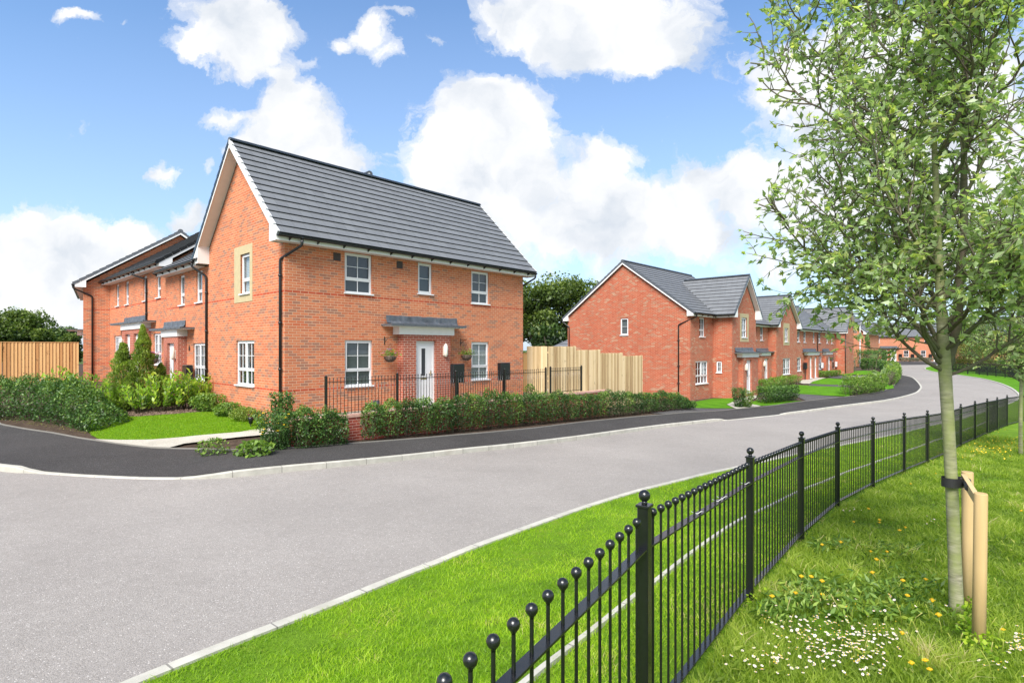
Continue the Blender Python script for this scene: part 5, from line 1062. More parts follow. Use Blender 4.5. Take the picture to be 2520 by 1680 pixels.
# ------------------------------------------------------------------ street tree
def street_tree(label, x, y, z0, seed=3, full=True):
    rs = random.Random(seed); nr = np.random.default_rng(seed); o = thing('young_tree', label, 'tree', (x, y, z0)); tr = MB()
    def tp(z):
        f = max(0, z-z0); return Vector((x-.045*f+.02*math.sin(f*1.3), y+.02*math.sin(f*.9), z))
    zs = [z0-.1, z0+.05, z0+.5, z0+1., z0+1.5, z0+1.95, z0+2.2, z0+2.4, z0+3, z0+4, z0+5.5]
    tr.tube([tp(z) for z in zs], [.07, .053, .048, .046, .045, .047, .050, .041, .032, .022, .008], 18); tr.build('trunk', 'bark_pale', o)
    br = MB(); br.tube([tp(z0+2.1), tp(z0+2.1)+Vector((.10, 0, .3)), tp(z0+3.4)+Vector((.32, .1, 0)), tp(z0+5.6)+Vector((.45, .2, 0))], [.045, .04, .03, .01], 8, cap=False)
    LC = []; LD = []; LB = []
    def twig(p, d, ln, r, depth):
        P = [p]; n = max(3, int(ln/.09)); dd = d.copy(); hb = rs.random()*.35+.3
        for i in range(n):
            dd = (dd+Vector((rs.gauss(0, .16), rs.gauss(0, .16), rs.gauss(0, .12)+(.07 if depth < 2 else 0)))).normalized(); P.append(P[-1]+dd*ln/n)
            f = (i+1)/n
            if math.hypot(P[-1].x-x, P[-1].y-y) > 1.52+.16*math.sin(P[-1].z*3+math.atan2(P[-1].y-y, P[-1].x-x)*2): break
            if depth >= 1 or f > .45:
                for _ in range((2 if rs.random() < .5 else 1) if depth >= 1 else 1):
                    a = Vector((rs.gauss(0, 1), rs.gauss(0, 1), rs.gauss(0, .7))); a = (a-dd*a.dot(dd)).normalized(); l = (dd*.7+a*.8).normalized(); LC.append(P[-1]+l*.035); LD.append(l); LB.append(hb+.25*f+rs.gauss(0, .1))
            if depth < 2 and f > (.18 if depth == 0 else .1) and rs.random() < (.95 if depth == 0 else .85):
                a = Vector((rs.gauss(0, 1), rs.gauss(0, 1), rs.gauss(0, .8))); a = (a-dd*a.dot(dd)).normalized(); twig(P[-1], (dd*.65+a*.75).normalized(), (ln*(.42-.2*f)+.12) if depth == 0 else rs.uniform(.12, .26), r*.5, depth+1)
        for _ in range(3): a = Vector((rs.gauss(0, 1), rs.gauss(0, 1), rs.gauss(0, 1))); LC.append(P[-1]+dd*.03); LD.append((dd+a*.5).normalized()); LB.append(hb+.35)
        br.tube(P, [max(.0022, r*(1-.8*i/n)) for i in range(len(P))], 6 if depth == 0 else 4, cap=False)
    K = 37
    for k in range(K):
        z = z0+2.3+4.3*(k/K)**1.05; az = k*2.39996+rs.uniform(-.3, .3)+1.9; f = (z-z0-2.1)/4.3
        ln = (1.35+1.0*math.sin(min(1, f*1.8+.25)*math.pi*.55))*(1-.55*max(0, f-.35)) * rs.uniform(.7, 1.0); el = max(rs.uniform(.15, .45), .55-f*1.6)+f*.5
        twig(tp(z)+Vector((.02, 0, 0)), Vector((math.cos(az)*math.cos(el), math.sin(az)*math.cos(el), math.sin(el))), ln*.92, .020*(1-.5*f), 0)
    for az, el, ln in ((math.radians(181), .24, 1.35), (math.radians(172), .42, 1.45), (math.radians(10), .22, 1.6), (math.radians(-25), .12, 1.3), (math.radians(200), .55, 1.4), (math.radians(170), .7, 1.8), (math.radians(190), .8, 2.0), (math.radians(160), .95, 2.1), (math.radians(20), .7, 1.9), (math.radians(-40), .8, 1.9), (math.radians(240), .8, 1.8)):
        twig(tp(z0+2.0+abs(el)*.3), Vector((math.cos(az)*math.cos(el), math.sin(az)*math.cos(el), math.sin(el))), ln, .017, 0)
    br.build('branches', 'bark_twig', o); print('tree leaves', len(LC))
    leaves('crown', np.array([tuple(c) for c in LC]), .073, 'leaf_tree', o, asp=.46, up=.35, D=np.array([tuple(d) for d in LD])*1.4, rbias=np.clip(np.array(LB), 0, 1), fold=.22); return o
TX, TY = 3.87, 4.83; TZ = Hv(TX, TY)
tree1 = street_tree('young tree with pale green bark tied to two stakes in the foreground', TX, TY, TZ, 3)
def copy_tree(o, loc, rz, label, par=None, sc_=1.):
    c = o.copy(); COL.objects.link(c)
    if par is None: c.location = loc; c.rotation_euler = (0, 0, o.rotation_euler.z+rz); c['label'] = label; c.scale = (sc_,)*3
    else: c.parent = par
    for ch in o.children: copy_tree(ch, None, 0, None, c)
    return c
x2, y2, z2 = at(2512, 1117, Hv); z2 = Hv(x2, y2)
tree2 = copy_tree(tree1, (x2, y2, z2), 1.3, 'second young tree further along the railing at the right edge', sc_=1.0)
for q in (tree1, tree2): q['group'] = 'young street trees'
# stakes
def stake(label, x, y, z, h, r=.04, tilt=(0, 0)):
    o = thing('tree_stake', label, 'stake', (x, y, z), group='timber tree stakes'); m = MB(); m.cur = (random.random(), 0, 0); t = Vector((x+tilt[0], y+tilt[1], z+h))
    m.tube([(x, y, z-.1), ((x+t.x)/2+.002, (y+t.y)/2, z+h/2), t-Vector((0, 0, .008)), t], [r, r*.98, r*.97, r*.9], 20); m.build('stake_post', 'stake_wood', o, 'rnd'); return o
sx, sy, sz = at(2408, 1586, Hv); st1 = stake('nearer round timber stake standing in the grass right of the young tree', sx, sy, Hv(sx, sy), 2-(1213-HY)/F*sy-Hv(sx, sy), .043, (.018, 0))
bx = pxat(2381, 4.95); st2 = stake('timber stake half hidden behind the trunk of the young tree', bx, 4.95, Hv(bx, 4.95), 2-(1160-HY)/F*4.95-Hv(bx, 4.95), .045)
tz = 2-(1200-HY)/F*4.6
cb = MB(); cb.cur = (.9, 0, 0); p, q = Vector((pxat(2373, 4.87), 4.87, .855)), Vector((pxat(2406, 4.26), 4.26, .835)); d = (q-p).normalized(); n_ = Vector((-d.y, d.x, 0)).normalized()*.017; up = Vector((0, 0, .036)); p -= d*.05; q += d*.03
P = [cb.pt(v) for v in (p-n_-up, p+n_-up, p+n_+up, p-n_+up, q-n_-up, q+n_-up, q+n_+up, q-n_+up)]
for f in ((0,1,2,3),(7,6,5,4),(0,4,5,1),(1,5,6,2),(2,6,7,3),(3,7,4,0)): cb.f.append([P[k] for k in f]); cb.smooth.append(False)
cb.build('crossbar', 'stake_wood', st1, 'rnd')
tie = MB(); cx_, cy_ = TX-.045*(tz-TZ), TY; mid = (p+q)/2-Vector((.04, 0, 0)); A = []
for k in range(26):
    a = k*2*math.pi/25; ex = .066+(.05 if math.cos(a) > .2 else 0)*math.cos(a); A.append((cx_+ex*math.cos(a), cy_+.066*math.sin(a)))
for (a, b_) in zip(A, A[1:]): tie.poly([(a[0], a[1], tz-.045), (b_[0], b_[1], tz-.045), (b_[0]*1.0, b_[1], tz+.035), (a[0], a[1], tz+.035)], smooth=True)
tie.tube([(cx_+.06, cy_-.03, tz), (cx_+.12, cy_-.03, tz+.01), (mid.x+.02, mid.y, tz+.005)], [.035, .03, .025], 8)
tag(tie.build('tree_tie', 'tie_black'), 'black rubber tie strapped round the young tree', 'tree tie')
x3, y3, _ = at(2526, 1122, Hv); stake('distant timber stake beside the second young tree', x3, y3, Hv(x3, y3), 1.15, .045)
# ------------------------------------------------------------------ grass
def grass(name, xy, h, w, mat, Hf, lab, lean=.35, rb=None):
    N = len(xy); a = rng.uniform(0, 2*math.pi, N); hh = h*rng.uniform(.55, 1.25, N); z = np.array([Hf(*p) for p in xy])-.012
    b = np.stack([xy[:, 0], xy[:, 1], z], 1); s = np.stack([np.cos(a), np.sin(a), np.zeros(N)], 1)*(w*rng.uniform(.7, 1.3, N)*.5)[:, None]
    l = rng.normal(size=(N, 2))*lean*hh[:, None]; mid = b+np.stack([l[:, 0]*.35, l[:, 1]*.35, hh*.6], 1); tip = b+np.stack([l[:, 0], l[:, 1], hh*.96], 1)
    v = np.stack([b-s, b+s, mid+s*.75, mid-s*.75, mid-s*.75, mid+s*.75, tip+s*.08, tip-s*.08], 1).reshape(-1, 3)
    q = np.arange(N*8).reshape(N*2, 4); r = rng.uniform(0, 1, N)*.7+.15 if rb is None else np.clip(rb+rng.normal(size=N)*.16, 0, 1)
    npmesh(name, v, q, np.repeat(r, 8), mat, None, label=lab, kind='stuff')
from mathutils.geometry import intersect_point_line
fencexy = [Vector(p) for p in FP]; kerbxy = [Vector(p) for p in innN]
def fence_side(P):
    """signed distance to the estate railing: > 0 on the meadow side"""
    out = np.full(len(P), 1e9); sg = np.zeros(len(P))
    for a, b in zip(FP, FP[1:]):
        a, b = np.array(a), np.array(b); ab = b-a; t = np.clip(((P-a)@ab)/(ab@ab), 0, 1); c = a+t[:, None]*ab; d = np.linalg.norm(P-c, axis=1); cr = ab[0]*(P[:, 1]-a[1])-ab[1]*(P[:, 0]-a[0]); m = d < out; out[m] = d[m]; sg[m] = -np.sign(cr[m])
    return out*sg
def kerb_side(P):
    K = np.array([tuple(p) for p in kerbxy[::3]]); out = np.full(len(P), 1e9); sg = np.zeros(len(P))
    for a, b in zip(K, K[1:]):
        ab = b-a
        if ab@ab < 1e-8: continue
        t = np.clip(((P-a)@ab)/(ab@ab), 0, 1); c = a+t[:, None]*ab; d = np.linalg.norm(P-c, axis=1); cr = ab[0]*(P[:, 1]-a[1])-ab[1]*(P[:, 0]-a[0]); m = d < out; out[m] = d[m]; sg[m] = -np.sign(cr[m])
    return out*sg
def scatter(n, rmax, pw=1.6, amin=-75, amax=60):
    """points over the near ground, thinning with distance"""
    r = .6+(rmax-.6)*rng.uniform(0, 1, n)**pw; b = np.radians(rng.uniform(amin, amax, n)); return np.stack([r*np.sin(b), r*np.cos(b)], 1)
P = scatter(520000, 30, 1.5, -35, 52); k = kerb_side(P); f = fence_side(P); strip = np.array([tuple(p) for p in EDGE])
P = P[(k > .01) & (f < .02)]; dd = np.min(np.linalg.norm(P[:, None, :]-strip[None, ::2, :], axis=2), axis=1); P = P[dd > .032]; k = kerb_side(P); f = fence_side(P)
dist = np.linalg.norm(P, axis=1); nz = np.array([mnoise.noise(Vector((x*1.2, y*1.2, 0)))+.6*mnoise.noise(Vector((x*4, y*4, 5))) for x, y in P])
rough = np.clip(1-(-f)/1.0, 0, 1); keep = rng.uniform(0, 1, len(P)) > rough*(.4+.45*(nz < -.1)); P, dist, nz, rough, k = P[keep], dist[keep], nz[keep], rough[keep], k[keep]
print('verge blades', len(P))
grass('grass', P, .036*(1+.25*nz)*(1+dist*.012), .0042*(1+dist*.10), 'grass_lawn', Hv, 'short bright green grass of the roadside verge', .7, .44+.5*nz+.34*rough)
P = scatter(420000, 26, 1.35, 12, 60); f = fence_side(P); P = P[(f > .02)]; dist = np.linalg.norm(P, axis=1)
nz = np.array([mnoise.noise(Vector((x*1.5, y*1.5, 9)))+.7*mnoise.noise(Vector((x*5, y*5, 2))) for x, y in P]); print('meadow blades', len(P))
grass('grass', P, .066*(1+.95*nz)*(1+dist*.01), .0055*(1+dist*.09), 'grass_meadow', Hv, 'longer rough meadow grass behind the railing', .65, .42+.55*nz)
# broad leaves, daisies and dandelions in the meadow
P = scatter(9000, 10, 1.2, 14, 56); f = fence_side(P); P = P[f > .12]; nz = np.array([mnoise.noise(Vector((x*1.1, y*1.1, 4))) for x, y in P]); P = P[nz > .02]
C = np.array([(x, y, Hv(x, y)+random.uniform(.01, .06)) for x, y in P]); leaves('weeds', C, .085, 'grass_meadow', None, asp=.28, up=.8, label='broad leaved weeds among the meadow grass', kind='stuff', D=np.stack([rng.normal(size=len(C)), rng.normal(size=len(C)), np.full(len(C), .7)], 1))
dpx = []
def cloudpx(cx, cy, rx, ry, n): 
    for _ in range(n): dpx.append((cx+random.gauss(0, rx), cy+random.gauss(0, ry)))
cloudpx(2040, 1600, 70, 30, 150); cloudpx(1960, 1560, 50, 18, 50); cloudpx(2130, 1575, 50, 10, 40); cloudpx(1905, 1645, 60, 18, 50); cloudpx(2120, 1640, 50, 25, 55); cloudpx(2200, 1490, 70, 25, 22); cloudpx(2500, 1605, 14, 16, 36); cloudpx(2095, 1262, 12, 3, 12); cloudpx(2300, 1290, 14, 12, 12); cloudpx(2070, 1500, 50, 10, 10); cloudpx(2440, 1660, 30, 12, 10)
m = MB(); y_ = MB()
for px, py in dpx:
    if py > 1740 or py < 1150: continue
    x, y, z = at(px, py, Hv); z = Hv(x, y)+random.uniform(.05, .085)
    if fence_side(np.array([[x, y]]))[0] < .04: continue
    r = random.uniform(.008, .0115); tx, ty = random.gauss(0, .25), random.gauss(0, .25)
    for k in range(11):
        a = k*.5712+random.random()*.2; a2 = .2; q = [(0, 0), (math.cos(a-a2)*r*.9, math.sin(a-a2)*r*.9), (math.cos(a)*r*1.1, math.sin(a)*r*1.1), (math.cos(a+a2)*r*.9, math.sin(a+a2)*r*.9)]
        m.poly([(x+u, y+v, z+u*tx+v*ty) for u, v in q])
    y_.lathe((x, y, z), [(r*.36, -.002), (r*.34, .003), (r*.1, .0045)], 6)
dz = m.build('daisies', 'white_petal', None, label='patch of small white daisies in the foreground grass', kind='stuff'); y_.build('daisy_centres', 'yellow_petal', None, label='yellow centres of the daisies', kind='stuff')
dl = [(1972,1428),(1992,1422),(2018,1440),(1956,1466),(2020,1462),(2084,1494),(1902,1478),(2277,1428),(2296,1496),(2213,1570),(2252,1650),(2286,1633),(2292,1655),(2023,1338),(2061,1336),(2104,1280),(2133,1246),(2162,1278),(2217,1301),(2227,1295),(2182,1354),(2140,1355),(2152,1382),(2239,1176),(2302,1152),(2312,1533),(2516,1250),(2154,1418),(2220,1434),(2228,1465),(2164,1276),(2475,1550)]
def dandelion(label):
    o = thing('dandelion', label, 'flower', (0, 0, 0), group='dandelions in the meadow'); m = MB(); m.tube([(0, 0, 0), (.004, .003, .05), (0, 0, .1)], .0022, 5); m.build('stem', 'stem_green', o); h = MB()
    for ring, (r, z, n) in enumerate(((.017, .1, 14), (.013, .104, 11), (.008, .108, 8))):
        for k in range(n): a = k*6.283/n+ring*.3; h.poly([(0, 0, z), (math.cos(a-.16)*r, math.sin(a-.16)*r, z+.004), (math.cos(a)*r*1.15, math.sin(a)*r*1.15, z+.002), (math.cos(a+.16)*r, math.sin(a+.16)*r, z+.004)])
    h.lathe((0, 0, .094), [(.003, -.006), (.009, 0), (.012, .008), (.004, .012)], 8); h.build('flower_head', 'yellow_petal', o); return o
d0 = None
for i, (px, py) in enumerate(dl):
    x, y, z = at(px, py+22, Hv); z = Hv(x, y); lab = 'single yellow dandelion head standing in the long grass behind the railing'
    if d0 is None: d0 = o = dandelion(lab)
    else: o = copy_tree(d0, (0, 0, 0), 0, lab)
    o.location = (x, y, z-.01); o.rotation_euler = (random.uniform(-.2, .2), random.uniform(-.2, .2), random.uniform(0, 6)); s_ = random.uniform(.9, 1.25); o.scale = (s_, s_, s_*random.uniform(.8, 1.2)); o['label'] = lab; o['group'] = 'dandelions in the meadow'
yp = []
for _ in range(260):
    px, py = random.gauss(2440, 50), random.gauss(1105, 16); x, y, z = at(px, py, Hv)
    if fence_side(np.array([[x, y]]))[0] > .1: yp.append((x, y, Hv(x, y)+.11))
leaves('dandelions', np.array(yp), .034, 'yellow_petal', None, asp=1., up=3., label='distant drift of yellow dandelions near the second young tree', kind='stuff')
wd = []
for cx_, cy_, rx_, ry_, n_ in ((1985, 1455, 45, 14, 260), (2110, 1475, 70, 16, 420), (2230, 1460, 50, 22, 300), (1960, 1490, 60, 12, 220), (2050, 1350, 40, 8, 160), (2200, 1360, 40, 12, 160), (2150, 1520, 90, 10, 200), (1900, 1520, 40, 12, 120)):
    for _ in range(n_):
        x, y, z = at(random.gauss(cx_, rx_), random.gauss(cy_, ry_), Hv)
        if fence_side(np.array([[x, y]]))[0] > .1: wd.append((x, y, Hv(x, y)+random.uniform(.02, .10)))
wd = np.array(wd); leaves('weeds', wd, .085, 'leaf_hedge_light', None, asp=.3, up=.4, label='dark leafy dandelion clumps in the foreground meadow', kind='stuff', D=np.stack([rng.normal(size=len(wd)), rng.normal(size=len(wd)), np.full(len(wd), 1.)], 1))
# dry stalks standing out of the meadow
P = scatter(900, 9, 1.2, 14, 56); P = P[fence_side(P) > .15]; nz = np.array([mnoise.noise(Vector((x*1.3, y*1.3, 14))) for x, y in P]); P = P[nz > -.05]; m = MB()
for x, y in P[:330]:
    z = Hv(x, y); h = random.uniform(.06, .16); a = random.uniform(0, 6.28); b_ = random.uniform(.1, .5)*h; m.cur = (random.uniform(.9, 1), 0, 0); m.tube([(x, y, z), (x+b_*.3*math.cos(a), y+b_*.3*math.sin(a), z+h*.6), (x+b_*math.cos(a), y+b_*math.sin(a), z+h)], [.0022, .002, .0035], 4)
m.build('dry_stalks', 'grass_meadow', None, 'rnd', label='dry seed stalks among the meadow grass', kind='stuff')
# nettly weeds round the stake foot
C = []
for px, py, n in ((2400, 1560, 160), (2385, 1500, 90), (2420, 1600, 120), (1850, 1480, 60)):
    for _ in range(n): x, y, z = at(px+random.gauss(0, 22), py+random.gauss(0, 18), Hv); C.append((x, y, Hv(x, y)+random.uniform(.02, .12)))
leaves('weeds', np.array(C), .035, 'grass_lawn', None, asp=.8, up=1.5, label='low bright green weeds round the foot of the stakes', kind='stuff')
# grass blades on the near garden lawn
lw = [Vector(p[:2]) for p in pts([(225,1070),(212,1045),(238,1023),(342,1025.3),(431,1019.3),(540,1013),(600,1021),(650,1032),(650,1062),(560,1066),(446,1076.8),(372,1082.7),(291,1083.3),(250,1082)], Hg)]
def inpoly(P, w):
    c = np.zeros(len(P), bool); j = len(w)-1
    for i in range(len(w)):
        a = (w[i].y > P[:, 1]) != (w[j].y > P[:, 1]); x = (w[j].x-w[i].x)*(P[:, 1]-w[i].y)/((w[j].y-w[i].y) or 1e-9)+w[i].x; c ^= a & (P[:, 0] < x); j = i
    return c
P = np.stack([rng.uniform(min(p.x for p in lw), max(p.x for p in lw), 90000), rng.uniform(min(p.y for p in lw), max(p.y for p in lw), 90000)], 1); P = P[inpoly(P, lw)]; print('lawn', len(P))
grass('grass', P, .04, .014, 'grass_lawn', Hg, 'short mown grass of the corner house lawn', .6, np.full(len(P), .28))
# ------------------------------------------------------------------ small things
def meter(label, s, t, zb, zt, w=.24, d=.16, post=None, fr=STF, ax='s'):
    o = thing('meter_box', label, 'meter box', (s, t, post if post is not None else zb), fr, group='black meter boxes'); b = MB(); b.bbox(s-w, s+w, t-d, t+d, zb, zt, .02)
    b.build('cabinet', 'black_plastic', o)
    if ax == 's': dd = MB(); dd.box(s-w+.03, s+w-.03, t-d-.012, t-d-.001, zb+.04, zt-.06)
    else: dd = MB(); dd.box(s-w-.012, s-w-.001, t-d+.03, t+d-.03, zb+.04, zt-.06)
    dd.build('cabinet_door', 'black_plastic', o)
    if post is not None: p = MB(); p.box(s-.035, s+.035, t-.03, t+.03, post, zb); p.build('post', 'black_plastic', o)
meter('black meter box on a post right of the white front door', 5.2, -1.12, .9, 1.51, .24, .1, .14)
meter('black meter box on a post right of the window with white blinds', 7.38, -1.12, .9, 1.51, .24, .1, .14)
meter('tall black meter box against the wall beside the porch of the narrow attached house', -.17, 7.2, .75, 1.43, .1, .24, -.1, ax='t')
meter('slim black meter box on a post by the first doors of the red brick row', 48.4, .1, .15, .75, .2, .12, -.8)
meter('dark meter box left of the last window of the red brick row', 57.9, .1, 0., .65, .2, .12, -.8)
FR = (0, 0, 0.)
for px, lb in ((2131, 'furthest left, beside the first ground floor window'), (2213, 'just left of the third white framed window'), (2243, 'just right of the third white framed window'), (2258, 'left of the fourth white framed window'), (2287, 'left of the white door that stands clear')):
    meter('black meter box on the far row, '+lb, pxat(px, 110), 109.7, .2, .95, .26, .14, -.5, FR)
def basket(label, s, t, z, pm, r=.19, fr=STF, n=3):
    o = thing('hanging_basket', label, 'hanging basket', (s, t, z), fr); b = MB()
    for i in range(14):
        a = i*2*math.pi/14; b.tube([(s+r*math.cos(q)*math.cos(a), t+r*math.cos(q)*math.sin(a), z-.17*math.sin(q)) for q in (0, .35, .7, 1.05, 1.4)], .005, 4, cap=False)
    for q in (0, .5, 1.): b.tube([(s+r*math.cos(q)*math.cos(a), t+r*math.cos(q)*math.sin(a), z-.17*math.sin(q)) for a in [k*math.pi/10 for k in range(21)]], .006, 4, cap=False)
    b.build('basket', 'black_metal', o); c = MB()
    for i in range(3): a = i*2.09; c.tube([(s+r*math.cos(a), t+r*math.sin(a), z), (s, t, z+.42)], .002, 3, cap=False)
    c.build('chain', 'black_metal', o); L_ = MB(); L_.lathe((s, t, z), [(.02, -.16), (.1, -.13), (.165, -.06), (.175, 0), (.1, .03)], 12); L_.build('liner', 'mulch', o)
    C = np.stack([s+rng.normal(size=260)*.12, t+rng.normal(size=260)*.12, z+.03+np.abs(rng.normal(size=260))*.09], 1); leaves('foliage', C, .06, 'leaf_hedge_light' if n < 9 else 'leaf_hedge', o, asp=.5, up=.6)
    for k, mt in enumerate(pm): petals(o, [(s+random.gauss(0, .13), t+random.gauss(0, .13), z+random.uniform(.08, .27)) for _ in range(n)], .02 if n < 9 else .028, mt, 'flowers')
basket('dark wire hanging basket with sparse purple flowers left of the white door', 3.17, -.31, 1.76, ['purple_petal'], n=7)
basket('dark wire hanging basket with drying flowers right of the white door', 6.34, -.31, 1.76, ['pink_petal'], n=4)
basket('full hanging basket of red and purple flowers near the left porch', -.75, 9.0, 1.62, ['red_petal', 'purple_petal', 'pink_petal'], .24, n=16)
basket('pink flowered hanging basket by the end door of the red brick row', 55.6, -.35, .95, ['pink_petal'], .22, n=16)
x, y, z = at(617, 1050, Hg); o = thing('garden_spotlight', 'small black spotlight on a spike in the lawn by the corner bush', 'spotlight', (x, y, z)); m = MB(); m.lathe((x, y, z+.16), [(.03, -.08), (.05, -.06), (.07, .06), (.075, .1), (.06, .1)], 12); m.build('lamp_head', 'black_plastic', o); m = MB(); m.tube([(x, y, z-.05), (x, y, z+.1)], .012, 6); m.build('spike', 'black_plastic', o)
x, y, z = at(2116.5, 908, H0); o = thing('lamp_column', 'tall slim grey lamp column standing before the orange gable', 'street lamp', (x, y, z)); zt = 2+(HY-797)/F*y; m = MB(); m.tube([(x, y, z-.1), (x, y, z+1.2), (x, y, z+1.25), (x, y, zt)], [.10, .10, .065, .05], 10); plain('galvanised', (.5, .51, .53, 1), .5, .1); m.build('column', 'galvanised', o); m = MB(); m.tube([(x, y, zt), (x+.15, y, zt+.12), (x+.7, y, zt+.14)], [.05, .04, .05], 8); m.box(x+.25, x+.9, y-.12, y+.12, zt+.08, zt+.17); m.build('lantern', 'galvanised', o)
for s_, t_, lb in ((54.6, .1, 'left of two white boxes on the red brick row'), (60.1, .1, 'right of two white boxes on the red brick row')): o = thing('wall_cabinet', 'small white wall cabinet, '+lb, 'cabinet', (s_, t_, .3), STF); m = MB(); m.bbox(s_-.2, s_+.2, .12, .29, .1, .62, .02); m.build('cabinet', 'upvc', o)
# ------------------------------------------------------------------ sky, sun, camera
SUN_EL, SUN_AZ = math.radians(46), math.atan2(-.95, -.32)      # direction towards the sun (azimuth as a maths angle)
w = bpy.data.worlds.new('World'); sc.world = w; w.use_nodes = True; nt = w.node_tree; bg = nt.nodes['Background']; bg.inputs['Strength'].default_value = .10
sky = nt.nodes.new('ShaderNodeTexSky'); sky.sky_type = 'NISHITA'; sky.sun_disc = False; sky.sun_elevation = SUN_EL; sky.sun_rotation = math.pi/2-SUN_AZ; sky.air_density = 1.; sky.dust_density = .6; sky.ozone_density = 1.5
tc = nt.nodes.new('ShaderNodeTexCoord'); sx = nt.nodes.new('ShaderNodeSeparateXYZ'); L(nt, tc.outputs['Generated'], sx.inputs[0])
ay = math_(nt, 'MAXIMUM', math_(nt, 'ABSOLUTE', sx.outputs[1]), .12)
u = math_(nt, 'DIVIDE', sx.outputs[0], ay); v = math_(nt, 'DIVIDE', sx.outputs[2], ay)
cb_ = nt.nodes.new('ShaderNodeCombineXYZ'); L(nt, u, cb_.inputs[0]); L(nt, v, cb_.inputs[1])
def vadd(a, b, s=1.):
    n = nt.nodes.new('ShaderNodeVectorMath'); n.operation = 'MULTIPLY_ADD'; L(nt, b, n.inputs[0]); n.inputs[1].default_value = (s, s, 0); L(nt, a, n.inputs[2]); return n.outputs[0]
n1 = nt.nodes.new('ShaderNodeTexNoise'); n1.inputs['Scale'].default_value = 5.5; n1.inputs['Detail'].default_value = 7; n1.inputs['Roughness'].default_value = .6; L(nt, cb_.outputs[0], n1.inputs['Vector'])
sb = nt.nodes.new('ShaderNodeVectorMath'); sb.operation = 'SUBTRACT'; L(nt, n1.outputs['Color'], sb.inputs[0]); sb.inputs[1].default_value = (.5, .5, .5)
P2 = vadd(cb_.outputs[0], sb.outputs[0], .17)
CL = [(510,95,110,75,1.),(580,60,80,70,1.),(440,130,60,35,.8),(560,20,110,40,.7),(150,575,240,75,1.),(60,545,110,60,1.),(300,545,70,38,1.),(150,680,300,90,.8),(670,200,62,45,1.),(700,300,100,90,.9),(620,320,80,45,.85),(560,250,70,28,.55),(490,255,50,20,.5),(760,380,110,60,.9),
 (860,60,42,50,.75),(790,80,45,28,.6),(905,115,45,30,.5),(930,20,30,14,.4),(1260,30,170,75,1.),(1480,50,190,90,1.),(1380,100,150,50,.9),(1130,240,125,75,1.),(1060,320,110,100,1.),(1180,330,95,90,.95),(1090,440,130,80,.95),(1400,345,95,45,.8),(1320,420,150,55,.55),(1450,480,170,70,1.),(1300,550,240,70,.95),(1560,520,110,80,.7),(1650,390,105,45,.9),(1740,440,110,60,.65),(1700,540,120,40,.45),
 (1790,230,110,60,.95),(1900,170,130,80,.95),(1990,90,120,50,.8),(2010,300,200,190,1.),(2200,250,220,220,1.),(2250,500,200,150,.8),(1900,460,120,130,.9),(360,390,60,24,.9),(1000,60,30,14,.45),(180,15,60,18,.6),(700,120,50,20,.4),(640,150,40,18,.4),(1560,120,60,30,.5),(560,330,40,25,.6),(485,375,18,30,.6),(460,475,55,35,.7),(430,500,40,20,.5),(900,590,150,60,.6),(2100,620,260,60,.5),(1750,610,80,28,.45),(220,10,40,14,.5),(290,45,22,12,.4),(980,380,60,50,.7),(850,640,500,40,.5)]
acc = None
for x, y, rx, ry, s_ in CL:
    x *= 1.0714; y *= 1.0714; rx *= 1.0714; ry *= 1.0714
    m = nt.nodes.new('ShaderNodeVectorMath'); m.operation = 'MULTIPLY_ADD'; L(nt, P2, m.inputs[0]); m.inputs[1].default_value = (F/rx, F/ry, 0); m.inputs[2].default_value = (-(x-CX)/rx, -(HY-y)/ry, 0)
    l = nt.nodes.new('ShaderNodeVectorMath'); l.operation = 'DOT_PRODUCT'; L(nt, m.outputs[0], l.inputs[0]); L(nt, m.outputs[0], l.inputs[1])
    q = math_(nt, 'MULTIPLY', math_(nt, 'POWER', 2.718, math_(nt, 'MULTIPLY', l.outputs['Value'], -1.12)), s_)
    acc = q if acc is None else math_(nt, 'ADD', acc, q)
n2 = nt.nodes.new('ShaderNodeTexNoise'); n2.inputs['Scale'].default_value = 11; n2.inputs['Detail'].default_value = 12; n2.inputs['Roughness'].default_value = .66; L(nt, P2, n2.inputs['Vector'])
dens = math_(nt, 'ADD', math_(nt, 'MINIMUM', acc, 1.25), math_(nt, 'MULTIPLY', math_(nt, 'SUBTRACT', n2.outputs[0], .5), 1.7))
front = math_(nt, 'GREATER_THAN', sx.outputs[1], .12); n3 = nt.nodes.new('ShaderNodeTexNoise'); n3.inputs['Scale'].default_value = 2.2; n3.inputs['Detail'].default_value = 7; L(nt, tc.outputs['Generated'], n3.inputs['Vector'])
back = math_(nt, 'MULTIPLY', math_(nt, 'SUBTRACT', n3.outputs[0], .32), 2.6)
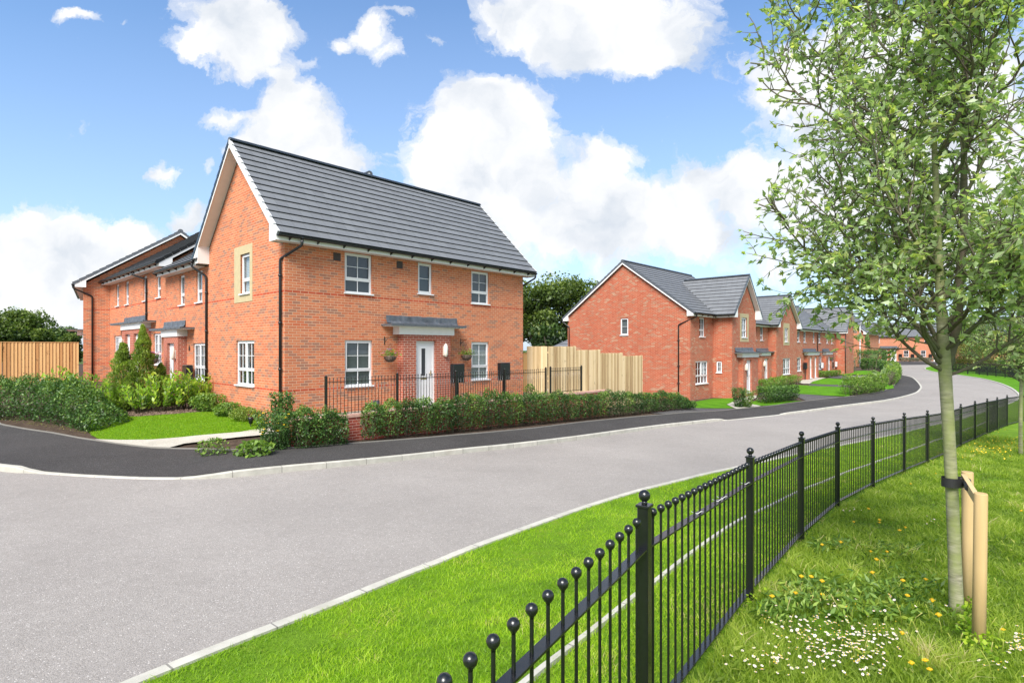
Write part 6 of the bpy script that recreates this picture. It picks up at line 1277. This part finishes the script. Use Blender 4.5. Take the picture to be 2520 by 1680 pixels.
d2 = math_(nt, 'ADD', math_(nt, 'MULTIPLY', dens, front), math_(nt, 'MULTIPLY', back, math_(nt, 'SUBTRACT', 1., front)))
mask = ramp(nt, [(.26, (0, 0, 0)), (.46, (.5, .5, .5)), (.72, (1, 1, 1))], d2, 'EASE')
n4 = nt.nodes.new('ShaderNodeTexNoise'); n4.inputs['Scale'].default_value = 7; n4.inputs['Detail'].default_value = 6; L(nt, P2, n4.inputs['Vector'])
cc = ramp(nt, [(.33, (3.05, 3.3, 3.65)), (.47, (3.95, 4.05, 4.2)), (.58, (4.5, 4.53, 4.6))], n4.outputs[0])
hsv = nt.nodes.new('ShaderNodeHueSaturation'); hsv.inputs['Saturation'].default_value = SKY_SAT; hsv.inputs['Value'].default_value = SKY_VAL; L(nt, sky.outputs[0], hsv.inputs['Color'])
tint = mixc(nt, 1., hsv.outputs[0], SKY_TINT, 'MULTIPLY')
hz = ramp(nt, [(.0, (.75, .75, .75)), (.14, (.5, .5, .5)), (.62, (.05, .05, .05))], v)
base = mixc(nt, hz, tint, (2.5, 3.05, 4.1, 1))
L(nt, mixc(nt, mask, base, cc), bg.inputs['Color'])
sun = bpy.data.lights.new('sun', 'SUN'); sun.energy = SUN_E; sun.angle = math.radians(SUN_ANG); sun.color = (1, .955, .89); so = bpy.data.objects.new('sun', sun); COL.objects.link(so)
sd = Vector((math.cos(SUN_EL)*math.cos(SUN_AZ), math.cos(SUN_EL)*math.sin(SUN_AZ), math.sin(SUN_EL))); so.rotation_euler = sd.to_track_quat('Z', 'Y').to_euler(); so.location = (0, 0, 30)
cam = bpy.data.cameras.new('camera'); cam.sensor_width = 36; cam.lens = F/2520*36; cam.shift_y = (HY-840)/2520; cam.clip_end = 4000; cam.clip_start = .05
co = bpy.data.objects.new('camera', cam); co.location = (0, 0, 2); co.rotation_euler = (math.pi/2, 0, 0); COL.objects.link(co); sc.camera = co
sc.view_settings.view_transform = 'Standard'; sc.view_settings.look = 'None'; sc.view_settings.exposure = EXPO; sc.view_settings.gamma = 1
